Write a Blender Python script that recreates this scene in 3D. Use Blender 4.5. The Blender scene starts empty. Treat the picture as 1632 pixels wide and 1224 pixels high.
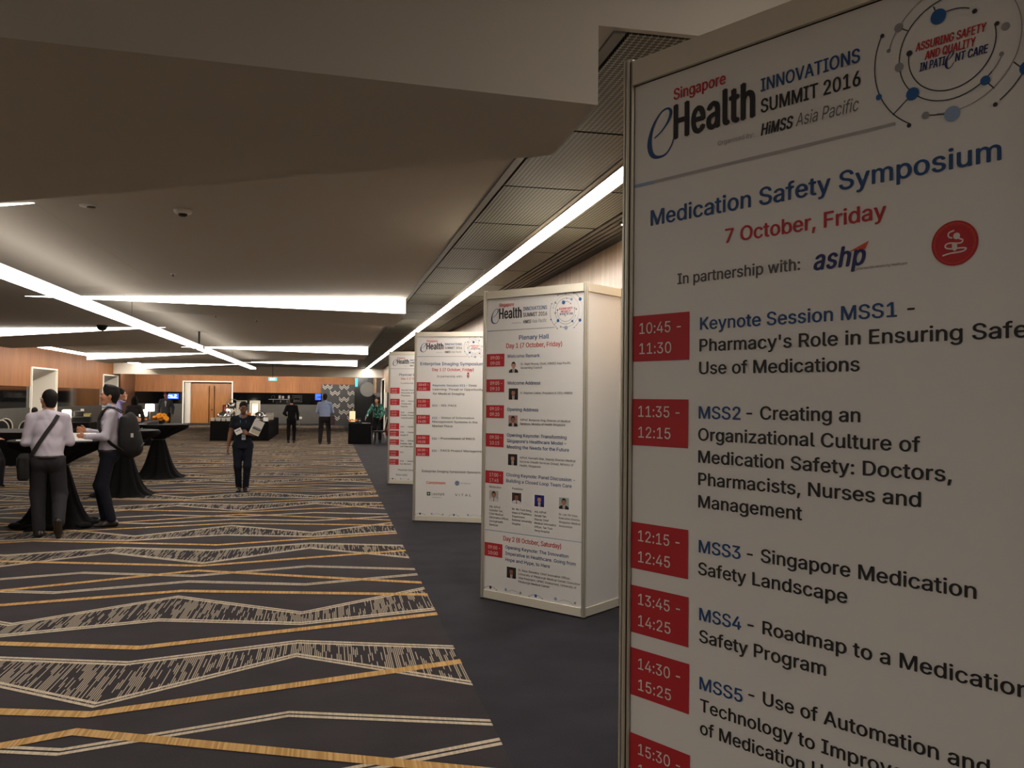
import bpy, math, random, os
import numpy as np
from mathutils import Vector, Matrix

random.seed(7)
rng = np.random.default_rng(7)
PI = math.pi
scene = bpy.context.scene
COL = scene.collection

# ------------------------------------------------------------------ camera
CAM_Z, YAW, PITCH, ROLL, FPX = 1.6186, 0.2083, 0.0177, 0.0104, 1377.0
_fw = Vector((math.sin(YAW) * math.cos(PITCH), math.cos(YAW) * math.cos(PITCH), math.sin(PITCH)))
_r0 = Vector((math.cos(YAW), -math.sin(YAW), 0))
_u0 = _r0.cross(_fw)
_r = _r0 * math.cos(ROLL) + _u0 * math.sin(ROLL)
_u = -_r0 * math.sin(ROLL) + _u0 * math.cos(ROLL)
cam_data = bpy.data.cameras.new('camera')
cam_data.sensor_fit = 'HORIZONTAL'
cam_data.sensor_width = 36
cam_data.lens = FPX * 36 / 1632
cam_data.clip_start = 0.05
cam = bpy.data.objects.new('camera', cam_data)
M = Matrix((_r, _u, -_fw)).transposed().to_4x4()
M.translation = (0, 0, CAM_Z)
cam.matrix_world = M
COL.objects.link(cam)
scene.camera = cam

# ------------------------------------------------------------------ world, exposure
w = bpy.data.worlds.new('world')
scene.world = w
w.use_nodes = True
w.node_tree.nodes['Background'].inputs[0].default_value = (1.0, 0.86, 0.72, 1)
w.node_tree.nodes['Background'].inputs[1].default_value = 0.0
vs = scene.view_settings
vs.view_transform = 'Standard'
vs.look = 'None'
vs.gamma = 1
vs.use_curve_mapping = False
vs.exposure = 1.48
LIGHT = (1.0, 0.92, 0.83)     # warm white tubes
E_STRIP, E_WEDGE, E_PENDANT = 15.5, 3.2, 5.2

# ------------------------------------------------------------------ materials
def lin(c):
    return tuple(((x / 255) / 12.92 if x / 255 <= 0.04045 else ((x / 255 + 0.055) / 1.055) ** 2.4) for x in c)

MATS = {}
def mat(name, col, rough=0.6, metal=0.0, emit=None, spec=0.5, sheen=0.0, bump=None, var=None, coat=0.0):
    """col is sRGB 0-255; var=(scale, amount) mottles the colour; bump=(scale, strength)."""
    if name in MATS:
        return MATS[name]
    m = bpy.data.materials.new(name)
    m.use_nodes = True
    nt = m.node_tree
    b = nt.nodes['Principled BSDF']
    c = lin(col)
    b.inputs['Base Color'].default_value = (*c, 1)
    b.inputs['Roughness'].default_value = rough
    b.inputs['Metallic'].default_value = metal
    b.inputs['Specular IOR Level'].default_value = spec
    b.inputs['Coat Weight'].default_value = coat
    if emit:
        b.inputs['Emission Color'].default_value = (*emit[0], 1)
        b.inputs['Emission Strength'].default_value = emit[1]
    if bump or var:
        tc = nt.nodes.new('ShaderNodeTexCoord')
    if var:
        n = nt.nodes.new('ShaderNodeTexNoise')
        n.inputs['Scale'].default_value = var[0]
        n.inputs['Detail'].default_value = 4
        r = nt.nodes.new('ShaderNodeValToRGB')
        lo, hi = 1 - var[1], 1 + var[1]
        r.color_ramp.elements[0].position = 0.3
        r.color_ramp.elements[1].position = 0.7
        r.color_ramp.elements[0].color = (*[x * lo for x in c], 1)
        r.color_ramp.elements[1].color = (*[min(1, x * hi) for x in c], 1)
        nt.links.new(tc.outputs['Object'], n.inputs['Vector'])
        nt.links.new(n.outputs['Fac'], r.inputs['Fac'])
        nt.links.new(r.outputs['Color'], b.inputs['Base Color'])
    if bump:
        n2 = nt.nodes.new('ShaderNodeTexNoise')
        n2.inputs['Scale'].default_value = bump[0]
        bp = nt.nodes.new('ShaderNodeBump')
        bp.inputs['Strength'].default_value = bump[1]
        bp.inputs['Distance'].default_value = 0.01
        nt.links.new(tc.outputs['Object'], n2.inputs['Vector'])
        nt.links.new(n2.outputs['Fac'], bp.inputs['Height'])
        nt.links.new(bp.outputs['Normal'], b.inputs['Normal'])
    MATS[name] = m
    return m

def wood(name, c1, c2, rough=0.35, scale=(40, 40, 1.2)):
    if name in MATS:
        return MATS[name]
    m = bpy.data.materials.new(name); m.use_nodes = True
    nt = m.node_tree; b = nt.nodes['Principled BSDF']
    tc = nt.nodes.new('ShaderNodeTexCoord')
    mp = nt.nodes.new('ShaderNodeMapping'); mp.inputs['Scale'].default_value = scale
    n = nt.nodes.new('ShaderNodeTexNoise'); n.inputs['Scale'].default_value = 1; n.inputs['Detail'].default_value = 5
    mp2 = nt.nodes.new('ShaderNodeMapping'); mp2.inputs['Scale'].default_value = (1.6, 1.6, 0.02)
    n2 = nt.nodes.new('ShaderNodeTexNoise'); n2.inputs['Scale'].default_value = 1; n2.inputs['Detail'].default_value = 1
    ad = nt.nodes.new('ShaderNodeMath'); ad.operation = 'MULTIPLY_ADD'; ad.inputs[1].default_value = 0.45
    r = nt.nodes.new('ShaderNodeValToRGB')
    r.color_ramp.elements[0].position = 0.5; r.color_ramp.elements[1].position = 0.95
    r.color_ramp.elements[0].color = (*lin(c1), 1); r.color_ramp.elements[1].color = (*lin(c2), 1)
    L = nt.links.new
    L(tc.outputs['Object'], mp.inputs['Vector']); L(mp.outputs[0], n.inputs['Vector'])
    L(tc.outputs['Object'], mp2.inputs['Vector']); L(mp2.outputs[0], n2.inputs['Vector'])
    L(n2.outputs['Fac'], ad.inputs[0]); L(n.outputs['Fac'], ad.inputs[2])
    L(ad.outputs[0], r.inputs['Fac']); L(r.outputs['Color'], b.inputs['Base Color'])
    b.inputs['Roughness'].default_value = rough
    MATS[name] = m
    return m

def math_node(nt, op, a, b=None, c=None):
    n = nt.nodes.new('ShaderNodeMath'); n.operation = op
    for i, v in enumerate((a, b, c)):
        if v is None: continue
        if isinstance(v, (int, float)): n.inputs[i].default_value = v
        else: nt.links.new(v, n.inputs[i])
    return n.outputs[0]

# ------------------------------------------------------------------ mesh collecting
class MB:
    def __init__(self):
        self.v = []; self.f = []; self.m = []; self.n = 0; self.smooth = []
    def add(self, vs, fs, mi=0, smooth=False):
        b = self.n
        self.v.extend([tuple(x) for x in vs]); self.n += len(vs)
        for f in fs:
            self.f.append(tuple(i + b for i in f)); self.m.append(mi); self.smooth.append(smooth)
        return self
    def box(self, x0, x1, y0, y1, z0, z1, mi=0, M=None):
        vs = [(x, y, z) for z in (z0, z1) for y in (y0, y1) for x in (x0, x1)]
        if M is not None: vs = [M @ Vector(v) for v in vs]
        return self.add(vs, [(0, 2, 3, 1), (4, 5, 7, 6), (0, 1, 5, 4), (2, 6, 7, 3), (0, 4, 6, 2), (1, 3, 7, 5)], mi)
    def rbox(self, x0, x1, y0, y1, z0, z1, r=0.01, mi=0, M=None, seg=3):
        """box with rounded vertical edges and softened top/bottom"""
        pts = []
        for cx, cy, a0 in ((x1 - r, y1 - r, 0), (x0 + r, y1 - r, PI / 2), (x0 + r, y0 + r, PI), (x1 - r, y0 + r, 1.5 * PI)):
            for k in range(seg + 1):
                a = a0 + k * PI / 2 / seg
                pts.append((cx, cy, math.cos(a), math.sin(a)))
        rings = [(z0, r - r * 0.35), (z0 + r * 0.35, r), (z1 - r * 0.35, r), (z1, r - r * 0.35)]
        vs = []
        for z, rr in rings:
            for cx, cy, c, s in pts: vs.append((cx + rr * c, cy + rr * s, z))
        N = len(pts); fs = []
        for k in range(3):
            for i in range(N):
                j = (i + 1) % N
                fs.append((k * N + i, k * N + j, (k + 1) * N + j, (k + 1) * N + i))
        fs.append(tuple(range(N - 1, -1, -1))); fs.append(tuple(3 * N + i for i in range(N)))
        if M is not None: vs = [M @ Vector(v) for v in vs]
        return self.add(vs, fs, mi)
    def lathe(self, prof, seg=24, mi=0, M=None, smooth=True, rip=None, cap=True):
        """prof [(r,z)]; rip(r,z,theta)->r"""
        vs = []; fs = []
        for r, z in prof:
            for k in range(seg):
                t = 2 * PI * k / seg
                rr = rip(r, z, t) if rip else r
                vs.append((rr * math.cos(t), rr * math.sin(t), z))
        for i in range(len(prof) - 1):
            for k in range(seg):
                j = (k + 1) % seg
                fs.append((i * seg + k, i * seg + j, (i + 1) * seg + j, (i + 1) * seg + k))
        if cap:
            fs.append(tuple(range(seg - 1, -1, -1))); fs.append(tuple((len(prof) - 1) * seg + k for k in range(seg)))
        if M is not None: vs = [M @ Vector(v) for v in vs]
        return self.add(vs, fs, mi, smooth)
    def tube(self, pts, r, seg=8, mi=0, closed=False, smooth=True, flat=1.0):
        P = [Vector(p) for p in pts]; n = len(P); vs = []; fs = []
        rr = r if isinstance(r, (list, tuple)) else [r] * n
        prev = None
        for i in range(n):
            a = P[(i - 1) % n] if (closed or i > 0) else P[i]
            b = P[(i + 1) % n] if (closed or i < n - 1) else P[i]
            t = (b - a).normalized()
            if prev is None:
                up = Vector((0, 0, 1)) if abs(t.z) < 0.9 else Vector((1, 0, 0))
                s = t.cross(up).normalized()
            else:
                s = (prev - t * prev.dot(t)).normalized()
            prev = s; q = t.cross(s)
            for k in range(seg):
                an = 2 * PI * k / seg
                vs.append(P[i] + s * (rr[i] * math.cos(an)) + q * (rr[i] * flat * math.sin(an)))
        for i in range(n if closed else n - 1):
            for k in range(seg):
                j = (k + 1) % seg; i2 = (i + 1) % n
                fs.append((i * seg + k, i * seg + j, i2 * seg + j, i2 * seg + k))
        if not closed:
            fs.append(tuple(range(seg - 1, -1, -1))); fs.append(tuple((n - 1) * seg + k for k in range(seg)))
        return self.add(vs, fs, mi, smooth)
    def ball(self, c, r, mi=0, seg=14, rings=9, M=None):
        rx, ry, rz = r if isinstance(r, (tuple, list)) else (r, r, r)
        vs = [(0, 0, -rz)]; fs = []
        for i in range(1, rings):
            p = -PI / 2 + PI * i / rings
            for k in range(seg):
                t = 2 * PI * k / seg
                vs.append((rx * math.cos(p) * math.cos(t), ry * math.cos(p) * math.sin(t), rz * math.sin(p)))
        vs.append((0, 0, rz)); top = len(vs) - 1
        for k in range(seg):
            j = (k + 1) % seg
            fs.append((0, 1 + j, 1 + k)); fs.append((top, 1 + (rings - 2) * seg + k, 1 + (rings - 2) * seg + j))
            for i in range(rings - 2):
                fs.append((1 + i * seg + k, 1 + i * seg + j, 1 + (i + 1) * seg + j, 1 + (i + 1) * seg + k))
        vs = [(M @ Vector(v) if M is not None else Vector(v)) + Vector(c) for v in vs]
        return self.add(vs, fs, mi, True)
    def build(self, name, mats, parent=None, loc=None, rotz=None, **props):
        me = bpy.data.meshes.new(name)
        me.from_pydata([tuple(v) for v in self.v], [], self.f)
        if not isinstance(mats, (list, tuple)): mats = [mats]
        for m in mats: me.materials.append(m)
        me.polygons.foreach_set('material_index', self.m)
        me.polygons.foreach_set('use_smooth', self.smooth)
        me.update()
        return link(name, me, parent, loc, rotz, **props)

def link(name, data, parent=None, loc=None, rotz=None, **props):
    o = bpy.data.objects.new(name, data); COL.objects.link(o)
    if parent is not None: o.parent = parent
    if loc is not None: o.location = loc
    if rotz is not None: o.rotation_euler = (0, 0, rotz)
    for k, v in props.items():
        if v is not None: o['category' if k == 'cat' else k] = v
    return o
def thing(name, label, cat, loc=(0, 0, 0), rotz=0.0, group=None):
    return link(name, None, None, loc, rotz, label=label, cat=cat, group=group)
def copy_tree(o, parent=None):
    c = o.copy(); COL.objects.link(c)
    if parent is not None: c.parent = parent
    for ch in list(o.children): copy_tree(ch, c)
    return c
S = dict(kind='structure')

# common materials
M_PAINT = mat('ceiling_paint', (190, 184, 174), 0.9, bump=(90, 0.05))
M_WHITE = mat('white_laminate', (233, 230, 226), 0.5)
M_CREAM = mat('cream_panel', (222, 214, 196), 0.5)
M_ALU = mat('aluminium', (206, 200, 184), 0.35, 0.45)
M_GROOVE = mat('dark_groove', (28, 26, 22), 0.6)
M_BLACKCLOTH = mat('black_cloth', (17, 16, 17), 0.92, bump=(60, 0.25), spec=0.2)
M_STEEL = mat('polished_steel', (200, 200, 200), 0.15, 1.0)
M_GLASSBLK = mat('black_glass', (8, 8, 9), 0.06, spec=0.6)
M_GREYPANEL = mat('grey_wall_panel', (74, 72, 68), 0.6, var=(3, 0.08))
M_WOOD = wood('walnut_veneer', (128, 78, 38), (174, 114, 60), .6)
M_WOODDARK = wood('dark_veneer', (84, 56, 38), (112, 76, 52))
M_WOODPALE = wood('pale_veneer', (140, 112, 84), (186, 158, 124))
M_DOORWOOD = wood('oak_door', (150, 96, 46), (190, 130, 70))
M_STRIP = mat('tube_diffuser', (255, 250, 240), 0.5, emit=(LIGHT, E_STRIP))
M_PEND = mat('pendant_diffuser', (255, 250, 240), 0.5, emit=(LIGHT, E_PENDANT))
M_WALLFILL = mat('added_wall_fill', (255, 250, 240), 0.5, emit=(LIGHT, 20.0))
M_COVE = mat('cove_tube', (255, 250, 240), 0.5, emit=(LIGHT, 7.0))
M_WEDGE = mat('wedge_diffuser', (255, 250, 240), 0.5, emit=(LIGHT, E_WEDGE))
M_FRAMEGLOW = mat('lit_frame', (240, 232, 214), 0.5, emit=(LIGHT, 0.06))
M_NEARTUBE = mat('near_tube', (255, 250, 240), 0.5, emit=(LIGHT, 5.0))
M_PENDSIDE = mat('pendant_side', (240, 234, 222), 0.5, emit=(LIGHT, 0.8))
M_JAMBFILL = mat('added_jamb_fill', (255, 240, 214), 0.5, emit=(LIGHT, 7.0))
M_SOFFIT = mat('soffit_paint', (232, 226, 212), 0.85)
M_LAMPGLOW = mat('lamp_shade_glow', (255, 240, 210), 0.5, emit=((1, 0.86, 0.6), 4.0))
M_BLACK = mat('black_plastic', (18, 18, 19), 0.45)
M_PAPER = mat('white_paper', (236, 233, 228), 0.7)
M_GUNMETAL = mat('dark_metal', (62, 60, 58), 0.45, 0.6)

# ------------------------------------------------------------------ the setting
H_UP, H_LOW = 3.0, 2.782
XR, XL = 1.02, -7.9
XWR, XWL = 2.47, -9.4
Y_BACK, Y_SOF, Y_FAR = -7.0, 41.2, 50.5
EDGE = 0.817

# carpet ---------------------------------------------------------------
def carpet_material(name, base, var):
    m = bpy.data.materials.new(name); m.use_nodes = True
    nt = m.node_tree; b = nt.nodes['Principled BSDF']
    tc = nt.nodes.new('ShaderNodeTexCoord')
    n1 = nt.nodes.new('ShaderNodeTexNoise'); n1.inputs['Scale'].default_value = 2.2; n1.inputs['Detail'].default_value = 5
    n2 = nt.nodes.new('ShaderNodeTexNoise'); n2.inputs['Scale'].default_value = 140; n2.inputs['Detail'].default_value = 2
    nt.links.new(tc.outputs['Object'], n1.inputs['Vector']); nt.links.new(tc.outputs['Object'], n2.inputs['Vector'])
    f = math_node(nt, 'MULTIPLY_ADD', n1.outputs['Fac'], 0.6, math_node(nt, 'MULTIPLY', n2.outputs['Fac'], 0.4))
    r = nt.nodes.new('ShaderNodeValToRGB')
    r.color_ramp.elements[0].position = 0.32; r.color_ramp.elements[1].position = 0.68
    c = lin(base)
    r.color_ramp.elements[0].color = (*[x * (1 - var) for x in c], 1)
    r.color_ramp.elements[1].color = (*[x * (1 + var) for x in c], 1)
    nt.links.new(f, r.inputs['Fac']); nt.links.new(r.outputs['Color'], b.inputs['Base Color'])
    b.inputs['Roughness'].default_value = 0.95
    b.inputs['Specular IOR Level'].default_value = 0.15
    b.inputs['Sheen Weight'].default_value = 0.10; b.inputs['Sheen Roughness'].default_value = 0.22; b.inputs['Sheen Tint'].default_value = (1, .93, .84, 1)
    bp = nt.nodes.new('ShaderNodeBump'); bp.inputs['Strength'].default_value = 0.4; bp.inputs['Distance'].default_value = 0.004
    nt.links.new(n2.outputs['Fac'], bp.inputs['Height']); nt.links.new(bp.outputs['Normal'], b.inputs['Normal'])
    return m
def stripe_material(name, c1, c2):
    m = bpy.data.materials.new(name); m.use_nodes = True
    nt = m.node_tree; b = nt.nodes['Principled BSDF']
    tc = nt.nodes.new('ShaderNodeTexCoord'); sp = nt.nodes.new('ShaderNodeSeparateXYZ')
    nt.links.new(tc.outputs['Object'], sp.inputs[0])
    cell = math_node(nt, 'FLOOR', math_node(nt, 'MULTIPLY', sp.outputs['X'], 110))
    wn = nt.nodes.new('ShaderNodeTexWhiteNoise'); wn.noise_dimensions = '1D'
    nt.links.new(cell, wn.inputs['W'])
    mx = nt.nodes.new('ShaderNodeMix'); mx.data_type = 'RGBA'
    mx.inputs['A'].default_value = (*lin(c1), 1); mx.inputs['B'].default_value = (*lin(c2), 1)
    nt.links.new(wn.outputs['Value'], mx.inputs['Factor'])
    nt.links.new(mx.outputs['Result'], b.inputs['Base Color'])
    b.inputs['Roughness'].default_value = 0.95; b.inputs['Specular IOR Level'].default_value = 0.1
    return m
def hatch_material(name, dark, light):
    """woven dashes running lengthwise down the hall"""
    m = bpy.data.materials.new(name); m.use_nodes = True
    nt = m.node_tree; b = nt.nodes['Principled BSDF']
    tc = nt.nodes.new('ShaderNodeTexCoord'); sp = nt.nodes.new('ShaderNodeSeparateXYZ')
    nt.links.new(tc.outputs['Object'], sp.inputs[0])
    sx = math_node(nt, 'MULTIPLY', sp.outputs['X'], 88)
    col = math_node(nt, 'FLOOR', sx)
    fr = math_node(nt, 'FRACT', sx)
    w1 = nt.nodes.new('ShaderNodeTexWhiteNoise'); w1.noise_dimensions = '1D'; nt.links.new(col, w1.inputs['W'])
    row = math_node(nt, 'FLOOR', math_node(nt, 'ADD', math_node(nt, 'MULTIPLY', sp.outputs['Y'], 6), math_node(nt, 'MULTIPLY', w1.outputs['Value'], 7)))
    cx = nt.nodes.new('ShaderNodeCombineXYZ'); nt.links.new(col, cx.inputs[0]); nt.links.new(row, cx.inputs[1])
    w2 = nt.nodes.new('ShaderNodeTexWhiteNoise'); w2.noise_dimensions = '2D'; nt.links.new(cx.outputs[0], w2.inputs['Vector'])
    grp = math_node(nt, 'FLOOR', math_node(nt, 'MULTIPLY', sp.outputs['X'], 11))
    w3 = nt.nodes.new('ShaderNodeTexWhiteNoise'); w3.noise_dimensions = '1D'; nt.links.new(grp, w3.inputs['W'])
    th = math_node(nt, 'MULTIPLY_ADD', w3.outputs['Value'], 0.5, 0.28)
    on = math_node(nt, 'GREATER_THAN', w2.outputs['Value'], th)
    thin = math_node(nt, 'LESS_THAN', fr, 0.52)
    f = math_node(nt, 'MULTIPLY', on, thin)
    mx = nt.nodes.new('ShaderNodeMix'); mx.data_type = 'RGBA'
    mx.inputs['A'].default_value = (*lin(dark), 1); mx.inputs['B'].default_value = (*lin(light), 1)
    nt.links.new(f, mx.inputs['Factor']); nt.links.new(mx.outputs['Result'], b.inputs['Base Color'])
    b.inputs['Roughness'].default_value = 0.95; b.inputs['Specular IOR Level'].default_value = 0.1
    return m
M_CARPET = carpet_material('navy_carpet', (50, 49, 55), 0.32)
M_CARPETP = carpet_material('patterned_carpet_ground', (56, 52, 55), 0.24)
M_GOLD = stripe_material('gold_yarn', (172, 132, 78), (206, 168, 114))
M_CREAMYARN = stripe_material('cream_yarn', (184, 168, 146), (206, 192, 170))
M_HATCH = hatch_material('dashed_weave', (54, 50, 53), (172, 160, 142))

fl = MB()
fl.add([(-11.6, Y_BACK, 0), (XWR + .2, Y_BACK, 0), (XWR + .2, Y_FAR + 0.6, 0), (-11.6, Y_FAR + 0.6, 0)], [(0, 1, 2, 3)], 0)
fl.add([(-9.4, Y_BACK, 0.001), (EDGE, Y_BACK, 0.001), (EDGE, Y_FAR, 0.001), (-9.4, Y_FAR, 0.001)], [(0, 1, 2, 3)], 1)
A0, HX, PY = -1.172, 0.994, 3.94
# values of Y at the turning points a (even) and b (odd); gold lines turn every second point
WAVES = {'b1u': (5.60, 5.90), 'b1l': (4.88, 5.60), 'b2u': (7.38, 6.68), 'b2l': (6.64, 6.37), 'w1': (4.27, 4.57), 'w2': (4.03, 3.75)}
GOLDS = [(4.51, 3.66), (4.74, 5.29), (5.93, 6.49), (7.59, 7.13)]
def zig(a, b, half, off):
    n0 = int(math.floor((-9.4 - A0) / half)) ; pts = []
    k = n0
    while True:
        x = A0 + k * half
        pts.append((x, (a if k % 2 == 0 else b) + off))
        if x > EDGE + 0.01: break
        k += 1
    out = [p for p in pts if -9.4 <= p[0] <= EDGE + 0.004]
    def at(x):
        for (x0, y0), (x1, y1) in zip(pts, pts[1:]):
            if x0 <= x <= x1: return y0 + (y1 - y0) * (x - x0) / (x1 - x0)
        return pts[-1][1]
    if out[0][0] > -9.4 + 1e-3: out.insert(0, (-9.4, at(-9.4)))
    if out[-1][0] < EDGE - 1e-3: out.append((EDGE, at(EDGE)))
    return out
def ribbon(pts, lo, hi, z, mi):
    vs = [(x, y + lo, z) for x, y in pts] + [(x, y + hi, z) for x, y in pts]
    n = len(pts)
    fl.add(vs, [(i, i + 1, n + i + 1, n + i) for i in range(n - 1)], mi)
def band(lo, up, z, mi):
    xs = sorted(set([round(p[0], 4) for p in lo] + [round(p[0], 4) for p in up]))
    n = len(lo)
    fl.add([(x, y, z) for x, y in lo] + [(x, y, z) for x, y in up], [(i, i + 1, n + i + 1, n + i) for i in range(n - 1)], mi)
for k in range(-3, 12):
    off = k * PY
    if 3.6 + off > Y_FAR - 0.6: break
    for u, l in (('b1u', 'b1l'), ('b2u', 'b2l')):
        U, Lw = zig(*WAVES[u], HX, off), zig(*WAVES[l], HX, off)
        band(Lw, U, 0.0022, 4)
    for key in ('b1u', 'b1l', 'b2u', 'b2l', 'w1', 'w2'):
        p = zig(*WAVES[key], HX, off)
        ribbon(p, -0.043, -0.009, 0.0034, 3); ribbon(p, 0.009, 0.043, 0.0034, 3)
    for a, b in GOLDS:
        ribbon(zig(a, b, HX * 2, off), -0.045, 0.045, 0.0046, 2)
fl.build('floor', [M_CARPET, M_CARPETP, M_GOLD, M_CREAMYARN, M_HATCH], **S)

# ceiling -----------------------------------------------------------------
def grille_material():
    m = bpy.data.materials.new('perforated_metal'); m.use_nodes = True
    nt = m.node_tree; b = nt.nodes['Principled BSDF']
    tc = nt.nodes.new('ShaderNodeTexCoord'); sp = nt.nodes.new('ShaderNodeSeparateXYZ')
    nt.links.new(tc.outputs['Object'], sp.inputs[0])
    P = 1 / 0.0268
    ys = math_node(nt, 'MULTIPLY', sp.outputs['Y'], P * 1.1)
    fy = math_node(nt, 'SUBTRACT', math_node(nt, 'FRACT', ys), 0.5)
    fx = math_node(nt, 'SUBTRACT', math_node(nt, 'FRACT', math_node(nt, 'MULTIPLY', sp.outputs['X'], P)), 0.5)
    d = math_node(nt, 'SQRT', math_node(nt, 'ADD', math_node(nt, 'MULTIPLY', fx, fx), math_node(nt, 'MULTIPLY', fy, fy)))
    hole = math_node(nt, 'LESS_THAN', d, 0.45)
    mx = nt.nodes.new('ShaderNodeMix'); mx.data_type = 'RGBA'
    mx.inputs['A'].default_value = (*lin((150, 152, 138)), 1); mx.inputs['B'].default_value = (*lin((10, 10, 9)), 1)
    nt.links.new(hole, mx.inputs['Factor']); nt.links.new(mx.outputs['Result'], b.inputs['Base Color'])
    b.inputs['Roughness'].default_value = 0.5; b.inputs['Metallic'].default_value = 0.2
    return m
M_GRILLE = grille_material()
cl = MB()
Y_GR = 3.06
cl.box(XL, XR, 3.28, Y_SOF, H_UP, H_UP + .08, 0)                 # flat ceiling of the hall
cl.box(XWL - .1, XWR + .1, Y_BACK, Y_GR, 3.42, 3.5, 0)                     # higher ceiling over the camera
cl.box(XL, XR + .03, Y_GR, 3.30, H_UP, H_UP + .08, 0)
cl.box(XWL - .1, XWR + .1, Y_GR - .03, Y_GR, H_UP, 3.42, 0)                 # upright face where the hall ceiling drops
cl.box(-11.6, XWR + .2, Y_SOF + .25, Y_FAR + .2, 2.92, 3.0, 0)        # beyond the soffit
cl.box(XWL - .1, XL, Y_GR, Y_SOF, 3.22, 3.3, 0)                        # recess along the left wall
cl.box(XL - .02, XL, Y_GR, Y_SOF, H_UP, 3.3, 0)
cl.box(XR, XWR + .1, Y_GR, Y_SOF, 3.1, 3.2, 1)                          # dark void over the grille
ceiling = cl.build('ceiling', [M_PAINT, M_GROOVE], **S)
so = MB(); so.box(-10.6, XWR + .1, Y_SOF, Y_SOF + .25, 2.572, 3.3, 0)
so.build('soffit', M_SOFFIT, ceiling)
def wedge(Yn, skew, Yf, right=True, x_end=None, y_end=None, far_skew=0.2):
    """folded bulkhead: full drop at one end, none at the other; returns its near corner points"""
    if right: xa, xb = XR, x_end
    else: xa, xb = XL, x_end
    A = (xa, Yn); B = (xb, Yn + skew); Cc = (xa, Yf); D = (xb, Yf + far_skew)
    mb = MB()
    mb.add([(A[0], A[1], H_LOW), (B[0], B[1], H_UP - .001), (D[0], D[1], H_UP - .001), (Cc[0], Cc[1], H_LOW),
            (A[0], A[1], H_UP + .02), (B[0], B[1], H_UP + .02), (D[0], D[1], H_UP + .02), (Cc[0], Cc[1], H_UP + .02)],
           [(0, 1, 2, 3), (4, 7, 6, 5), (0, 4, 5, 1), (1, 5, 6, 2), (2, 6, 7, 3), (3, 7, 4, 0)])
    mb.build('bulkhead', M_PAINT, ceiling)
    return A, B
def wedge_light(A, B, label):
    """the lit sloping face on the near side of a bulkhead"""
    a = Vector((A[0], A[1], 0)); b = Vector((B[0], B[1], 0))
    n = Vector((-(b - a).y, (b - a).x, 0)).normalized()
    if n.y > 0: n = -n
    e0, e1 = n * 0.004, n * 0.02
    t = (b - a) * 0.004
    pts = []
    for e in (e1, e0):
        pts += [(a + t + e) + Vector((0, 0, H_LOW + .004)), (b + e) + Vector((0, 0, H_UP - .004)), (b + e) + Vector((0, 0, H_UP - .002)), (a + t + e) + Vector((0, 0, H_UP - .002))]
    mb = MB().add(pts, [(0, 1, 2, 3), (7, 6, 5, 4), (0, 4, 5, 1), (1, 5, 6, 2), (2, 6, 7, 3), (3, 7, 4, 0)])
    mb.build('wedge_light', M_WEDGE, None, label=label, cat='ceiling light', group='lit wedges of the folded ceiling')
# near unlit fold, seen from below
mb = MB()
Yn, Ys, NX, NZ = 3.028, 3.70, .952, 2.704
LX = -7.9
zl = lambda x: min(NZ + (NX - x) * 0.0283, H_UP - .002)
mb.add([(NX, Yn, NZ), (LX, Yn, zl(LX)), (LX, Ys + 0.6 * (NX - LX), NZ), (NX, Ys, NZ),
        (NX, Yn, H_UP + .02), (LX, Yn, H_UP + .02), (LX, Ys + 0.6 * (NX - LX), H_UP + .02), (NX, Ys, H_UP + .02)],
       [(0, 1, 2, 3), (4, 7, 6, 5), (0, 4, 5, 1), (1, 5, 6, 2), (2, 6, 7, 3), (3, 7, 4, 0)])
mb.build('bulkhead', M_PAINT, ceiling)
A, B = wedge(11.95, 1.35, 14.25, True, -4.2)
wedge_light(A, B, 'largest lit ceiling wedge, widening to the right, in front of the others')
A, B = wedge(23.7, 2.1, 26.6, True, -4.1)
wedge_light(A, B, 'second lit ceiling wedge ending at the dark grille on the right')
A, B = wedge(32.8, 3.4, 35.6, True, -3.6)
wedge_light(A, B, 'farthest lit ceiling wedge ending at the dark grille on the right')
A, B = wedge(9.4, -2.6, 12.0, False, -2.1, far_skew=-.5)
wedge_light(A, B, 'sliver of lit ceiling wedge at far left, just under the big dark fold')
A, B = wedge(20.5, -2.0, 24.0, False, -3.25, far_skew=-.5)
wedge_light(A, B, 'lit ceiling wedge at left edge passing behind the dark camera dome')
A, B = wedge(31.0, -1.9, 34.0, False, -3.6, far_skew=-.5)
wedge_light(A, B, 'lit ceiling wedge whose square end meets the left wall strip light')
A, B = wedge(40.0, -1.4, 41.1, False, -3.7, far_skew=-.3)
wedge_light(A, B, 'farthest lit ceiling wedge at left, above the bright spot on the soffit')

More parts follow.
